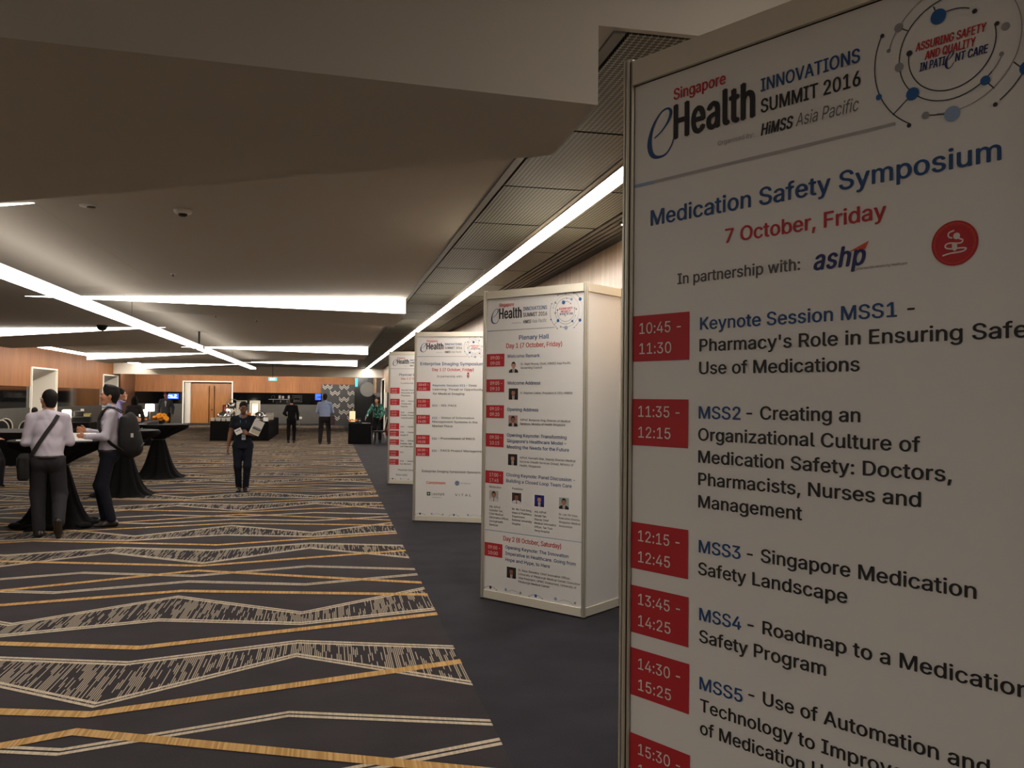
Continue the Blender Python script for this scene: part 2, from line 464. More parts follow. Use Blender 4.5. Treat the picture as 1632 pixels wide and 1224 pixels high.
# perforated ceiling tiles over the right hand aisle
tile = MB()
tile.box(0.02, 0.575, 0.012, 1.188, 0, .02, 0)
tile2 = MB(); tile2.box(0.79, 1.06, 0.012, 1.188, 0, .02, 0)
t_mesh = None
rim = MB()
rim.box(XR, XR + .045, Y_GR, Y_SOF, H_UP - .012, H_UP + .05, 0)
for yy in np.arange(3.06, Y_SOF, 1.2):
    rim.box(XR + .04, 1.655, yy - .012, yy + .012, H_UP + .006, H_UP + .05, 1)
    rim.box(1.80, 2.12, yy - .006, yy + .006, H_UP + .006, H_UP + .05, 1)
rim.box(XR + .045, XR + .06, Y_GR, Y_SOF, H_UP + .006, H_UP + .05, 1)
rim.build('ceiling_edge_trim', [mat('grille_trim', (112, 110, 104), 0.5, 0.3), M_GROOVE], ceiling)
gm = None
for i, yy in enumerate(np.arange(3.06, Y_SOF - .5, 1.2)):
    if gm is None:
        g1 = tile.build('grille_panel', [M_GRILLE], ceiling, (XR + .05, yy, H_UP)); gm = (g1.data, None)
        g2 = tile2.build('grille_panel', [M_GRILLE], ceiling, (XR, yy, H_UP)); gm = (g1.data, g2.data)
    else:
        link('grille_panel', gm[0], ceiling, (XR + .05, yy, H_UP)); link('grille_panel', gm[1], ceiling, (XR, yy, H_UP))
# slot diffusers beside the wall
sl = MB()
sl.box(2.10, XWR, Y_GR, Y_SOF, H_UP + .03, H_UP + .08, 1)
for k in range(4): sl.box(2.10 + k * .055, 2.10 + k * .055 + .034, Y_GR, Y_SOF, H_UP - .004, H_UP + .03, 0)
sl.box(2.33, 2.345, Y_GR, Y_SOF, H_UP - .004, H_UP + .03, 0)
sl.box(2.345, XWR, Y_GR, Y_SOF, H_UP + .01, H_UP + .03, 2)
sl.build('air_slot', [mat('slot_metal', (84, 80, 74), 0.5, 0.4), M_GROOVE, mat('grille_dark', (30, 29, 27), 0.7)], ceiling)

# long strip light in the grille
st = thing('strip_light', 'long bright strip light recessed in the dark grille ceiling, above the sign towers', 'strip light', (0, 0, 0))
MB().box(1.655, 1.665, Y_GR + .04, Y_SOF, H_UP - .012, H_UP + .07).box(1.79, 1.80, Y_GR + .04, Y_SOF, H_UP - .012, H_UP + .07).box(1.62, 1.655, Y_GR + .04, Y_SOF, H_UP - .006, H_UP + .02).build('housing', mat('strip_housing', (150, 140, 128), 0.5, 0.3), st)
MB().box(1.665, 1.79, Y_GR + .04, Y_SOF, H_UP - .008, H_UP + .02).build('diffuser', M_STRIP, st)
MB().box(1.665, 1.79, -5, 2.45, 3.412, 3.43).build('diffuser', M_NEARTUBE, st)
# pendant strip over the lounge side
st = thing('pendant_light', 'long bright strip light crossing below the folded ceiling at left', 'strip light', (0, 0, 0))
PX0, PX1, PZ = -2.83, -2.645, 2.63
MB().box(PX0, PX1, -5, 33.0, PZ, PZ + .006).build('diffuser', M_PEND, st)
MB().box(PX0, PX1, -5, 33.0, PZ + .0062, PZ + .06).build('housing', M_PENDSIDE, st)
for yy in (7.5, 13.0, 19.45, 26.0, 32.6):
    hw_ = .02 if yy == 19.45 else .003
    MB().box((PX0 + PX1) / 2 - hw_, (PX0 + PX1) / 2 + hw_, yy - hw_, yy + hw_, PZ + .06, H_UP).build('hanger', M_GUNMETAL, st)
br = MB().box(PX0 - .012, PX1 + .012, 19.38, 19.52, PZ - .012, PZ + .066)
br.build('bracket', M_GUNMETAL, st)
# strip along the left wall recess
st = thing('strip_light', 'strip light in the dark recess along the wood clad left wall', 'strip light', (0, 0, 0))
MB().box(-8.42, -8.22, 19.5, 41.0, 3.0, 3.05).build('diffuser', M_COVE, st)
MB().box(-8.43, -8.21, 19.5, 41.0, 3.05, 3.22).build('housing', M_GUNMETAL, st)

# walls -------------------------------------------------------------------
ZW, ZG = 1.87, 1.19
wl = MB()
for y0, y1 in ((Y_BACK, 30.4), (33.0, 39.43), (41.98, 42.5)):
    wl.box(XWL - .2, XWL, y0, y1, ZW, 3.3, 0)
    wl.box(XWL - .2, XWL - .03, y0, y1, ZG, ZW, 1)
    wl.box(XWL - .2, XWL, y0, y1, 0, ZG, 2)
for y0, y1 in ((30.4, 33.0), (39.43, 41.98)):
    wl.box(XWL - .2, XWL, y0, y1, 2.47, 3.3, 0)
wl.box(-10.6, XWL - .02, 42.3, 42.5, 0, 3.3, 3)
wl.box(-10.6, -10.4, 42.5, Y_FAR, 0, 3.0, 3)
wl.build('wall_left', [M_WOOD, M_GLASSBLK, M_GREYPANEL, M_WOODDARK], **S)
M_REVEAL = mat('portal_plaster', (232, 226, 214), 0.8)
for k, (y0, y1) in enumerate(((30.4, 33.0), (39.43, 41.98))):
    d = MB()
    d.box(XWL - 2.0, XWL, y0, y0 + .02, 0, 2.47, 0).box(XWL - 2.0, XWL, y1 - .02, y1, 0, 2.47, 0).box(XWL - 2.02, XWL - 2.0, y0, y1, 0, 2.47, 0)
    d.add([(XWL, y0, 2.46), (XWL, y1, 2.46), (XWL - 2.0, y1, 1.45), (XWL - 2.0, y0, 1.45), (XWL, y0, 2.48), (XWL, y1, 2.48), (XWL - 2.0, y1, 2.48), (XWL - 2.0, y0, 2.48)],
          [(0, 1, 2, 3), (7, 6, 5, 4), (0, 4, 5, 1), (3, 2, 6, 7), (0, 3, 7, 4), (1, 5, 6, 2)], 1)
    dd = d.build('door_%d' % (k + 2), [M_REVEAL, M_PAINT], **S)
    MB().box(XWL - .16, XWL - .08, y0 + .022, y0 + .03, .02, 2.36).build('jamb_fill_strip', M_JAMBFILL, dd)  # added strip, facing away from the camera, to brighten the far jamb
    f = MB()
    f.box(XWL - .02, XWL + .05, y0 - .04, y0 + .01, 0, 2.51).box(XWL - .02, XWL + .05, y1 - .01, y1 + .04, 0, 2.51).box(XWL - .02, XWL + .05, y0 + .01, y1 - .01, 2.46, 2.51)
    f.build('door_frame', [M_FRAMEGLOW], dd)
wr = MB()
for y0, y1 in ((Y_BACK, 39.4), (42.0, Y_FAR)):
    wr.box(XWR, XWR + .2, y0, y1, ZW, 3.2, 0)
    wr.box(XWR + .02, XWR + .2, y0, y1, ZG, ZW, 1)
    wr.box(XWR, XWR + .2, y0, y1, 0, ZG, 2)
wr.box(XWR, XWR + .2, 39.4, 42.0, 2.46, 3.2, 0)
wr.build('wall_right', [M_WOODPALE, M_GLASSBLK, M_GREYPANEL], **S)
d = MB().box(XWR, XWR + 1.2, 39.38, 39.4, 0, 2.48).box(XWR, XWR + 1.2, 42.0, 42.02, 0, 2.48).box(XWR, XWR + 1.2, 39.4, 42.0, 2.46, 2.48).box(XWR + 1.2, XWR + 1.22, 39.4, 42, 0, 2.48)
dd = d.build('door_4', [M_REVEAL], **S)
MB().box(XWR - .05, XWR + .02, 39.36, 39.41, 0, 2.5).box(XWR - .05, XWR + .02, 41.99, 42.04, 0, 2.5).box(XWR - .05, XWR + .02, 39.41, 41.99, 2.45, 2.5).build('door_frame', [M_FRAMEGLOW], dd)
# far wall
DX0, DX1, DZ = -7.87, -5.33, 2.40
wf = MB()
for x0, x1 in ((-10.6, DX0), (DX1, XWR + .2)):
    wf.box(x0, x1, Y_FAR, Y_FAR + .2, ZW - .03, 3.0, 0)
    wf.box(x0, x1, Y_FAR + .03, Y_FAR + .2, ZG, ZW - .03, 1)
    wf.box(x0, x1, Y_FAR, Y_FAR + .2, 0, ZG, 2)
wf.box(DX0, DX1, Y_FAR, Y_FAR + .2, DZ, 3.0, 0)
wf.box(-10.6, XWR + .2, Y_FAR - .012, Y_FAR, 0, .12, 3)
wf.build('wall_far', [M_WOOD, M_GLASSBLK, M_GREYPANEL, M_GUNMETAL], **S)
MB().box(XWL - .2, XWR + .2, Y_BACK - .2, Y_BACK, 0, 3.2).build('wall_back', mat('plaster', (190, 180, 166), 0.9), **S)
# double door
dr = MB().box(DX0 + .3, (DX0 + DX1) / 2 + .14, Y_FAR + .55, Y_FAR + .6, 0, DZ).box((DX0 + DX1) / 2 + .15, DX1, Y_FAR + .55, Y_FAR + .6, 0, DZ)
dr.box(DX0, DX0 + .3, Y_FAR + .3, Y_FAR + .6, 0, DZ, 1).box(DX1, DX1 + .02, Y_FAR, Y_FAR + .6, 0, DZ, 1).box(DX0, DX1, Y_FAR, Y_FAR + .6, DZ, DZ + .02, 1)
door1 = dr.build('door_1', [M_DOORWOOD, M_REVEAL], **S)
mid = (DX0 + DX1) / 2 + .145
for s in (-.14, .14):
    MB().tube([(mid + s, Y_FAR + .49, .12), (mid + s, Y_FAR + .49, 2.2)], .022).build('door_handle', mat('handle_bronze', (92, 62, 36), .4, .6), door1)
MB().ball((mid + .02, Y_FAR + .53, .85), .04).build('door_lock', M_GUNMETAL, door1)
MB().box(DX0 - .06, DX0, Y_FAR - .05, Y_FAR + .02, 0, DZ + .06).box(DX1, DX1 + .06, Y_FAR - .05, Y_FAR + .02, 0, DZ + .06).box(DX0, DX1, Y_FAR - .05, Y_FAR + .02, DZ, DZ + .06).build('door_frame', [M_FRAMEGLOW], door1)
# chevron covered wall panel and dark end wall
cp = MB().box(-.42, 1.42, Y_FAR - .25, Y_FAR - .05, 0, 2.36, 0)
cz = MB()
def chev(cx, cz0):
    for dz in (0, .11):
        pts = [(-.28, 0), (-.14, -.14), (0, 0), (.14, -.14), (.28, 0)]
        for (x0, z0), (x1, z1) in zip(pts, pts[1:]):
            a, b = max(-.41, cx + x0), min(1.41, cx + x1)
            if a >= b: continue
            za = z0 + (a - cx - x0) / (x1 - x0) * (z1 - z0); zb = z0 + (b - cx - x0) / (x1 - x0) * (z1 - z0)
            y = Y_FAR - .253
            cz.add([(a, y, cz0 + dz + za - .022), (b, y, cz0 + dz + zb - .022), (b, y, cz0 + dz + zb + .022), (a, y, cz0 + dz + za + .022)], [(0, 1, 2, 3)])
for r, zz in enumerate((2.22, 1.88, 1.52, 1.16, .80, .46)):
    for cx in ((.83, -.1) if r % 2 == 0 else (.32, 1.3)):
        if r % 2 == 0 and cx < 0 and r > 0: continue
        chev(cx, zz)
cpo = cp.build('feature_panel', [mat('charcoal_panel', (52, 51, 50), .55)], None, label='charcoal wall panel printed with white double chevrons, behind the man in blue', cat='wall panel')
cz.build('chevron_print', mat('chevron_white', (196, 192, 184), .6), cpo)
MB().box(1.42, XWR, Y_FAR - .08, Y_FAR, 0, 2.9).build('wall_end', mat('black_lacquer', (16, 15, 15), .25), **S)
disc = MB().lathe([(.42, 0), (.42, .03)], 40, M=Matrix.Translation((2.15, Y_FAR - .09, 2.1)) @ Matrix.Rotation(PI / 2, 4, 'X'), smooth=False)
disc.build('round_sign', mat('grey_disc', (128, 126, 122), .5), None, label='large grey disc mounted high on the black end wall', cat='sign')
# unseen strip added to light the far wall, and one spot beside the second tower
st = thing('strip_light', 'added unseen strip behind the soffit, brightening the far wood wall', 'strip light', (0, 0, 0))
MB().box(-10.2, 2.2, 47.02, 47.03, 2.75, 2.905).build('diffuser', M_WALLFILL, st)
MB().box(-10.2, 2.2, 46.97, 47.02, 2.74, 2.92).build('housing', M_GUNMETAL, st)
sp_ = thing('downlight', 'small spot in the slotted ceiling lighting the wall behind the second sign tower', 'downlight', (2.24, 6.35, 2.985))
MB().lathe([(.045, 0), (.045, .01)], 20).build('lens', mat('spot_glass', (255, 244, 224), .5, emit=((1, .88, .66), 85)), sp_)
MB().lathe([(.046, -.006), (.062, -.006), (.062, .012), (.046, .012)], 20, cap=False).build('ring', M_GUNMETAL, sp_)

# ------------------------------------------------------------------ lettering
def load_font():
    try:
        p = os.path.join(bpy.utils.resource_path('LOCAL'), 'datafiles', 'fonts', 'Inter.woff2')
        if os.path.exists(p): return bpy.data.fonts.load(p)
    except Exception:
        pass
    return None
FONT = load_font()
INKS = {'red': (192, 36, 44), 'blue': (30, 74, 128), 'black': (32, 29, 30), 'navy': (38, 44, 104), 'grey': (110, 108, 106), 'lgrey': (160, 158, 156),
        'dgrey': (88, 84, 82), 'wh': (236, 226, 220), 'orange': (218, 82, 48), 'dot': (44, 46, 52), 'dotb': (32, 92, 156), 'dotl': (146, 168, 200), 'dotg': (150, 148, 150), 'bar': (176, 172, 172), 'green': (30, 96, 60)}
INK_ORDER = list(INKS)
INKM = [mat('ink_' + {'wh': 'white', 'lgrey': 'light_grey', 'dgrey': 'dark_grey', 'dot': 'charcoal', 'dotb': 'azure', 'dotl': 'pale_blue', 'dotg': 'mid_grey', 'bar': 'silver'}.get(k, k), INKS[k], 0.6) for k in INK_ORDER]
# extra stroke weight as a share of cap height, letter spacing, slant
STYLE = {'b': (0.032, 1.01, 0), 'm': (0.018, 1, 0), 'l': (0.008, 1.0, 0), 'x': (0.046, 1.05, 0), 'xi': (0.044, 1.04, .22), 'li': (0.0, 1, .22)}
def bez(p0, h0, h1, p1, n):
    out = []
    for k in range(n):
        t = k / n; m = 1 - t
        out.append((m ** 3 * p0[0] + 3 * m * m * t * h0[0] + 3 * m * t * t * h1[0] + t ** 3 * p1[0], m ** 3 * p0[1] + 3 * m * m * t * h0[1] + 3 * m * t * t * h1[1] + t ** 3 * p1[1]))
    return out
GLYPH = {}
def load_glyphs(chars):
    """outline of every character, filled by the non-zero rule"""
    objs = []
    for c in chars:
        cu = bpy.data.curves.new('t', 'FONT'); cu.body = 'H' + c + 'H'
        if FONT: cu.font = FONT
        o = bpy.data.objects.new('t', cu); COL.objects.link(o); objs.append(o)
    dg = bpy.context.evaluated_depsgraph_get(); dg.update()
    hw = None
    for c, o in zip(chars, objs):
        cv = o.evaluated_get(dg).to_curve(dg)
        polys = []
        for sp in cv.splines:
            bp = sp.bezier_points; pts = []
            for i in range(len(bp)):
                p, q = bp[i], bp[(i + 1) % len(bp)]
                straight = (p.co - p.handle_right).length < 1e-5 and (q.co - q.handle_left).length < 1e-5
                line = abs((p.handle_right - p.co).cross(q.co - p.co).z) < 1e-6 and abs((q.handle_left - q.co).cross(q.co - p.co).z) < 1e-6
                pts += bez(p.co, p.handle_right, q.handle_left, q.co, 1 if (straight or line) else 5)
            polys.append(pts)
        o.evaluated_get(dg).to_curve_clear()
        if hw is None: nH = len(polys) // 3      # first entry is 'H' itself: three equal letters
        first = min(x for p in polys[:nH] for x, _ in p); last = min(x for p in polys[-nH:] for x, _ in p)
        if hw is None: hw = (last - first) / 2
        adv = last - first - hw
        body = [[(x - first - hw, y) for x, y in p] for p in polys[nH:-nH]]
        tris = ([], [])
        if body:
            vs, es = [], []
            for p in body:
                n0 = len(vs); q = [p[0]]
                for pt in p[1:]:
                    if math.dist(pt, q[-1]) > 1e-5: q.append(pt)
                if math.dist(q[0], q[-1]) < 1e-5: q.pop()
                vs += [Vector(pt) for pt in q]; es += [(n0 + i, n0 + (i + 1) % len(q)) for i in range(len(q))]
            from mathutils.geometry import delaunay_2d_cdt
            ov, oe, of, _, _, _ = delaunay_2d_cdt(vs, es, [], 0, 1e-6)
            keep = []
            for f in of:
                cx = sum(ov[i].x for i in f) / len(f); cy = sum(ov[i].y for i in f) / len(f); wn = 0
                for p in body:
                    for i in range(len(p)):
                        (x0, y0), (x1, y1) = p[i], p[(i + 1) % len(p)]
                        if (y0 <= cy) != (y1 <= cy):
                            xx = x0 + (cy - y0) / (y1 - y0) * (x1 - x0)
                            if xx > cx: wn += 1 if y1 > y0 else -1
                if wn: keep.append(tuple(f))
            tris = ([(v.x, v.y) for v in ov], keep)
        GLYPH[c] = (adv, tris)
    for o in objs:
        cu = o.data; bpy.data.objects.remove(o); bpy.data.curves.remove(cu)
_reqs_txt = []
def text_request(txt, style):
    _reqs_txt.append((txt, style)); return len(_reqs_txt) - 1
def layout(txt, style):
    sh = STYLE[style][2]; x = 0; vs = []; fs = []
    for c in txt:
        adv, (gv, gf) = GLYPH[c]
        b = len(vs)
        vs += [(x + a + sh * h, h, 0) for a, h in gv]; fs += [tuple(i + b for i in f) for f in gf]
        x += adv + (STYLE[style][1] - 1) * .7
    return np.array(vs), fs
GFX1 = [
 ('red', 'Singapore', 0.1442, 2.362, 0.1535, 0.0284, 'b'),
 ('ePATH', [(0.0834, 2.2812), (0.1069, 2.2944), (0.1254, 2.3121), (0.1358, 2.3315), (0.132, 2.3434), (0.1204, 2.3473), (0.1018, 2.3398), (0.0807, 2.3153), (0.0691, 2.2844), (0.0684, 2.2585), (0.0781, 2.2385), (0.0981, 2.2307), (0.1214, 2.2343), (0.1374, 2.2509), (0.145, 2.2674)]),
 ('black', 'Health', 0.1441, 2.2638, 0.234, 0.0856, 'x'),
 ('blue', 'INNOVATIONS', 0.3923, 2.3176, 0.2343, 0.0292, 'b'),
 ('black', 'SUMMIT 2016', 0.3926, 2.2688, 0.2354, 0.0315, 'b'),
 ('black', 'HiMSS', 0.393, 2.2174, 0.0814, 0.0272, 'xi'),
 ('grey', 'Asia Pacific', 0.4807, 2.2184, 0.1437, 0.0272, 'li'),
 ('lgrey', 'Organised by:', 0.277, 2.2203, 0.0985, 0.0111, 'l'),
 ('BAR', [(0.0192, 2.1657), (0.0191, 2.1748), (0.0834, 2.1663), (0.0833, 2.1746), (0.7003, 2.1694), (0.7003, 2.1759)]),
 ('blue', 'Medication Safety Symposium', 0.073, 2.0605, 0.8218, 0.0396, 'b'),
 ('red', '7 October, Friday', 0.2984, 1.9872, 0.3837, 0.0335, 'b'),
 ('dgrey', 'In partnership with:', 0.1597, 1.9042, 0.3332, 0.0265, 'b'),
 ('navy', 'ashp', 0.5243, 1.8994, 0.1159, 0.0434, 'xi'),
 ('ASHPTRI', [(0.6047, 1.9305), (0.6387, 1.9314), (0.6466, 1.9472)]),
 ('dgrey', 'pharmacists advancing healthcare', 0.6204, 1.8907, 0.104, 0.0052, 'li'),
 ('SEAL', [(0.8134, 1.9202), (0.8554, 1.9194), (0.7697, 1.921), (0.8145, 1.9626), (0.8124, 1.8778)]),
 ('BOXred', 0.0198, 0.1969, 1.7185, 1.8352),
 ('BOXred', 0.0199, 0.1957, 1.5046, 1.6227),
 ('BOXred', 0.0207, 0.198, 1.1906, 1.3085),
 ('BOXred', 0.022, 0.2001, 1.0281, 1.1477),
 ('BOXred', 0.0236, 0.2033, 0.8695, 0.9889),
 ('BOXred', 0.0259, 0.2077, 0.6482, 0.7734),
 ('wh', '10:45 -', 0.04, 1.7885, 0.1322, 0.0295, 'l'),
 ('wh', '11:30', 0.0405, 1.737, 0.1028, 0.0295, 'l'),
 ('wh', '11:35 -', 0.0388, 1.5777, 0.1314, 0.0294, 'l'),
 ('wh', '12:15', 0.0393, 1.5247, 0.1035, 0.0294, 'l'),
 ('wh', '12:15 -', 0.0412, 1.2622, 0.1317, 0.0292, 'l'),
 ('wh', '12:45', 0.0417, 1.2091, 0.1024, 0.0292, 'l'),
 ('wh', '13:45 -', 0.0428, 1.1021, 0.133, 0.0291, 'l'),
 ('wh', '14:25', 0.0434, 1.0483, 0.1038, 0.0291, 'l'),
 ('wh', '14:30 -', 0.0445, 0.9397, 0.1328, 0.029, 'l'),
 ('wh', '15:25', 0.0451, 0.887, 0.1051, 0.029, 'l'),
 ('wh', '15:30 -', 0.0467, 0.7259, 0.1325, 0.0288, 'l'),
 ('wh', '16:30', 0.0472, 0.6745, 0.1049, 0.0288, 'l'),
 ('blue', 'Keynote Session MSS1', 0.2284, 1.789, 0.4764, 0.03, 'b'),
 ('black', '-', 0.7246, 1.7898, 0.0146, 0.0245, 'b'),
 ('black', "Pharmacy's Role in Ensuring Safe", 0.2273, 1.7373, 0.7114, 0.03, 'b'),
 ('black', 'Use of Medications', 0.227, 1.683, 0.4012, 0.03, 'b'),
 ('blue', 'MSS2', 0.2264, 1.5771, 0.1173, 0.0299, 'b'),
 ('black', '- Creating an', 0.3591, 1.5791, 0.2706, 0.0284, 'b'),
 ('black', 'Organizational Culture of', 0.2254, 1.5249, 0.5255, 0.0299, 'b'),
 ('black', 'Medication Safety: Doctors,', 0.2258, 1.4722, 0.5832, 0.0298, 'b'),
 ('black', 'Pharmacists, Nurses and', 0.2262, 1.4192, 0.5258, 0.0298, 'b'),
 ('black', 'Management', 0.2267, 1.3658, 0.2736, 0.0298, 'b'),
 ('blue', 'MSS3', 0.229, 1.2596, 0.1169, 0.0297, 'b'),
 ('black', '- Singapore Medication', 0.3625, 1.2618, 0.4902, 0.0282, 'b'),
 ('black', 'Safety Landscape', 0.228, 1.2071, 0.3751, 0.0297, 'b'),
 ('blue', 'MSS4', 0.2318, 1.0997, 0.1172, 0.0296, 'b'),
 ('black', '- Roadmap to a Medication', 0.3655, 1.1033, 0.577, 0.0281, 'b'),
 ('black', 'Safety Program', 0.2322, 1.0483, 0.3245, 0.0295, 'b'),
 ('blue', 'MSS5', 0.2338, 0.9376, 0.1196, 0.0294, 'b'),
 ('black', '- Use of Automation and', 0.3685, 0.9479, 0.5074, 0.028, 'b'),
 ('black', 'Technology to Improve', 0.2357, 0.8866, 0.4852, 0.0294, 'b'),
 ('black', 'of Medication Use', 0.2361, 0.8337, 0.364, 0.0293, 'b'),
 ('red', 'ASSURING SAFETY', 0.7392, 2.3037, 0.1308, 0.0166, 'xi'),
 ('red', 'AND QUALITY', 0.757, 2.2825, 0.0944, 0.0165, 'xi'),
 ('navy', 'IN PATI', 0.7469, 2.2625, 0.0499, 0.0166, 'xi'),
 ('navy', 'NT CARE', 0.8133, 2.2629, 0.0596, 0.0161, 'xi'),
 ('e2', [(0.7989, 2.2648), (0.8112, 2.2762), (0.803, 2.255)])]
